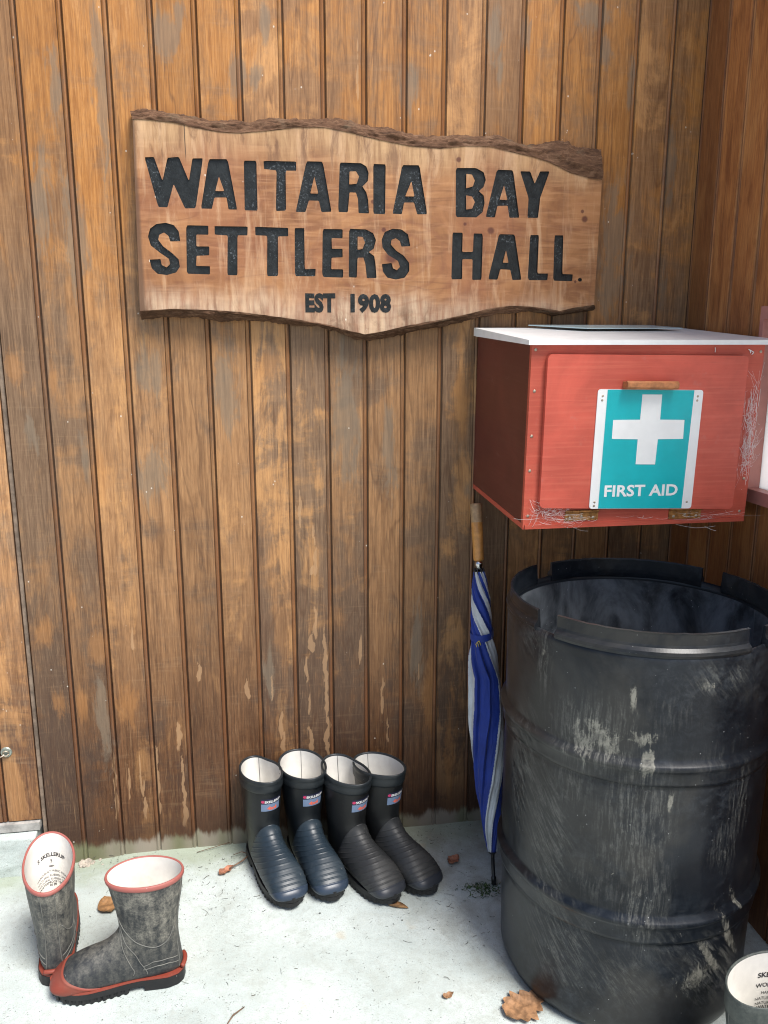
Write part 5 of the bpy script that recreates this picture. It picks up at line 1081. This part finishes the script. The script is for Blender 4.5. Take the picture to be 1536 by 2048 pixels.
# ------------------------------------------------------------------ leaves, twigs, litter
def leaf(label, x, y, L, Wd, rot, mat, curl=0.3, lobes=0, seed=1, roll=0.0, lift=0.002):
    rl = random.Random(seed); nu, nv = 22, 13; vs = []
    for i in range(nu):
        s = i / (nu - 1); w = Wd * (math.sin(math.pi * s ** 0.8) ** 0.8) / 2
        if lobes: w *= 0.65 + 0.45 * abs(math.sin(lobes * math.pi * s + 0.4)) + 0.15 * rl.random()
        for j in range(nv):
            q = -1 + 2 * j / (nv - 1); xx = (s - 0.5) * L; yy = q * w
            z = curl * L * (q * q * 0.35 + (s - 0.5) ** 2 * 0.9) + 0.07 * L * curl * 3 * mnoise.noise(Vector((s * 5 + seed, q * 2.5, seed * 3.1))) + 0.0006 * abs(math.sin(s * 26 - abs(q) * 6))
            if roll: a = q * roll; yy = w * math.sin(a) / max(roll, 0.1) * 1.4; z = w * (1 - math.cos(a)) / max(roll, 0.1) * 1.6 + curl * L * (s - 0.5) ** 2
            vs.append(Vector((xx, yy, z)))
    mz = min(v.z for v in vs); vs = [Matrix.Rotation(R(rot), 3, 'Z') @ Vector((v.x, v.y, v.z - mz)) for v in vs]
    o = mesh('dry_leaf', vs, grid_faces(nu, nv), M[mat], smooth=True); o.location = (x, y, lift)
    return tag(o, label, 'leaf')
leaf('brown rounded leaf on the concrete between the two muddy boots', -0.394, -0.212, 0.062, 0.052, 115, 'leaf', 0.28, 0, 3, lift=0.001)
leaf('large crumpled tan leaf against the foot of the drum', 0.527, -0.676, 0.108, 0.074, 25, 'leafpale', 0.16, 5, 5)
leaf('small reddish crumpled leaf between the boots and the umbrella', 0.497, -0.177, 0.042, 0.030, 40, 'leafred', 0.4, 3, 8)
leaf('narrow rolled brown leaf in front of the charcoal boots', 0.318, -0.330, 0.052, 0.020, -22, 'leaf', 0.1, 0, 11, roll=2.0)
leaf('tiny orange brown leaf alone on bare concrete near the drum', 0.374, -0.623, 0.026, 0.016, 15, 'leafpale', 0.4, 2, 14)
leaf('reddish shrivelled leaf at the end of the curled stalk', -0.108, -0.124, 0.045, 0.022, 35, 'leafred', 0.4, 2, 19)
bm = bmesh.new(); add_tube(bm, [(x, y, z) for x, y, z in [(-0.100, -0.118, 0.006), (-0.082, -0.108, 0.010), (-0.066, -0.098, 0.012), (-0.050, -0.082, 0.014), (-0.052, -0.068, 0.012), (-0.068, -0.058, 0.012), (-0.090, -0.062, 0.008)]], [0.0022, 0.0020, 0.0024, 0.0020, 0.0016, 0.0012, 0.0008], 7)
tag(bm_obj('leaf_stalk', bm, M['twig'], smooth=True), 'curled dark stalk on the concrete left of the four boots', 'stalk')
bm = bmesh.new(); a, b_ = floor_xy(455, 2050), floor_xy(489, 2016); add_tube(bm, [(a[0], a[1], 0.003), ((a[0] + b_[0]) / 2 - 0.006, (a[1] + b_[1]) / 2, 0.004), (b_[0], b_[1], 0.003)], [0.0012, 0.0018, 0.001], 7)
tag(bm_obj('twig', bm, M['twig'], smooth=True), 'thin bent twig on bright concrete at the bottom edge', 'twig')
bm = bmesh.new(); a = floor_xy(430, 1712); b_ = floor_xy(345, 1735); add_tube(bm, [(-0.19, -0.028, 0.003), (-0.14, -0.018, 0.008), (-0.10, -0.006, 0.010)], 0.0009, 6)
tag(bm_obj('twig', bm, M['twig'], smooth=True), 'thin straw leaning on the foot of the wall', 'twig')

def litter():
    rl = random.Random(5); bm = bmesh.new()
    for _ in range(700):
        r = rl.random()
        if r < 0.25: x, y = rl.uniform(-0.6, 0.6), -abs(rl.gauss(0.02, 0.05))
        elif r < 0.45: x, y = rl.gauss(0.48, 0.10), rl.uniform(-0.5, -0.02)
        elif r < 0.58: x, y = rl.gauss(-0.10, 0.10), rl.gauss(-0.20, 0.06)
        else: x, y = rl.uniform(-0.85, 0.38), rl.uniform(-0.95, 0.0)
        if y > -0.004: continue
        if math.hypot(x - 0.792, y + 0.545) < 0.28: continue
        a = rl.uniform(0, 6.28); k = rl.random()
        if k < 0.6:
            L = rl.expovariate(1 / 0.006) + 0.002; L = min(L, 0.03); cv = rl.uniform(-1.6, 1.6); pts = []
            px_, py_, h = x, y, a
            for q in range(4): pts.append((px_, py_, 0.0016 + 0.0008 * rl.random())); px_ += math.cos(h) * L / 3; py_ += math.sin(h) * L / 3; h += cv / 3
            add_tube(bm, pts, rl.uniform(0.00025, 0.0006), 4, False)
        else:
            s = rl.expovariate(1 / 0.0008) + 0.0005; s = min(s, 0.003); c = Vector((x, y, 0.0014)); pts = [bm.verts.new(c + Vector((math.cos(a + t) * s * rl.uniform(.5, 1.3), math.sin(a + t) * s * rl.uniform(.3, .9), rl.uniform(0, 0.0012)))) for t in (0, 1.7, 3.3, 4.8)]
            bm.faces.new(pts)
    stuff(tag(bm_obj('floor_litter', bm, M['litter']), 'fine dark plant litter scattered over the concrete', 'litter'))
    bm = bmesh.new()
    for _ in range(260):
        x, y = rl.gauss(0.553, 0.022), rl.gauss(-0.300, 0.016); 
        if rl.random() < 0.3: x, y = rl.gauss(0.53, 0.03), rl.gauss(-0.285, 0.008)
        a = rl.uniform(0, 6.28); L = rl.uniform(0.003, 0.012); c = Vector((x, y, 0.001)); d = Vector((math.cos(a), math.sin(a), rl.uniform(0.1, 0.8))) * L; sd = Vector((-math.sin(a), math.cos(a), 0)) * rl.uniform(0.0006, 0.0018)
        bm.faces.new([bm.verts.new(p) for p in (c - sd, c + sd, c + d * 0.6 + sd * 0.7, c + d)])
    stuff(tag(bm_obj('moss', bm, M['moss']), 'small patch of green moss around the umbrella tip', 'moss'))
    bm = bmesh.new()
    for _ in range(22):
        x, y = rl.gauss(-0.475, 0.018), rl.uniform(-0.03, 0.0); s = rl.uniform(0.003, 0.008); r = bmesh.ops.create_icosphere(bm, subdivisions=2, radius=s)
        for v in r['verts']: v.co *= 1 + 0.5 * mnoise.noise(v.co * 160 + Vector((x * 900, 0, 0)))
        bmesh.ops.translate(bm, vec=(x, y, s * 0.3 - 0.012), verts=r['verts'])
    stuff(tag(bm_obj('rubble', bm, M['stone']), 'crumbled pale rubble at the wall foot behind the leftmost boot', 'rubble'))
litter()
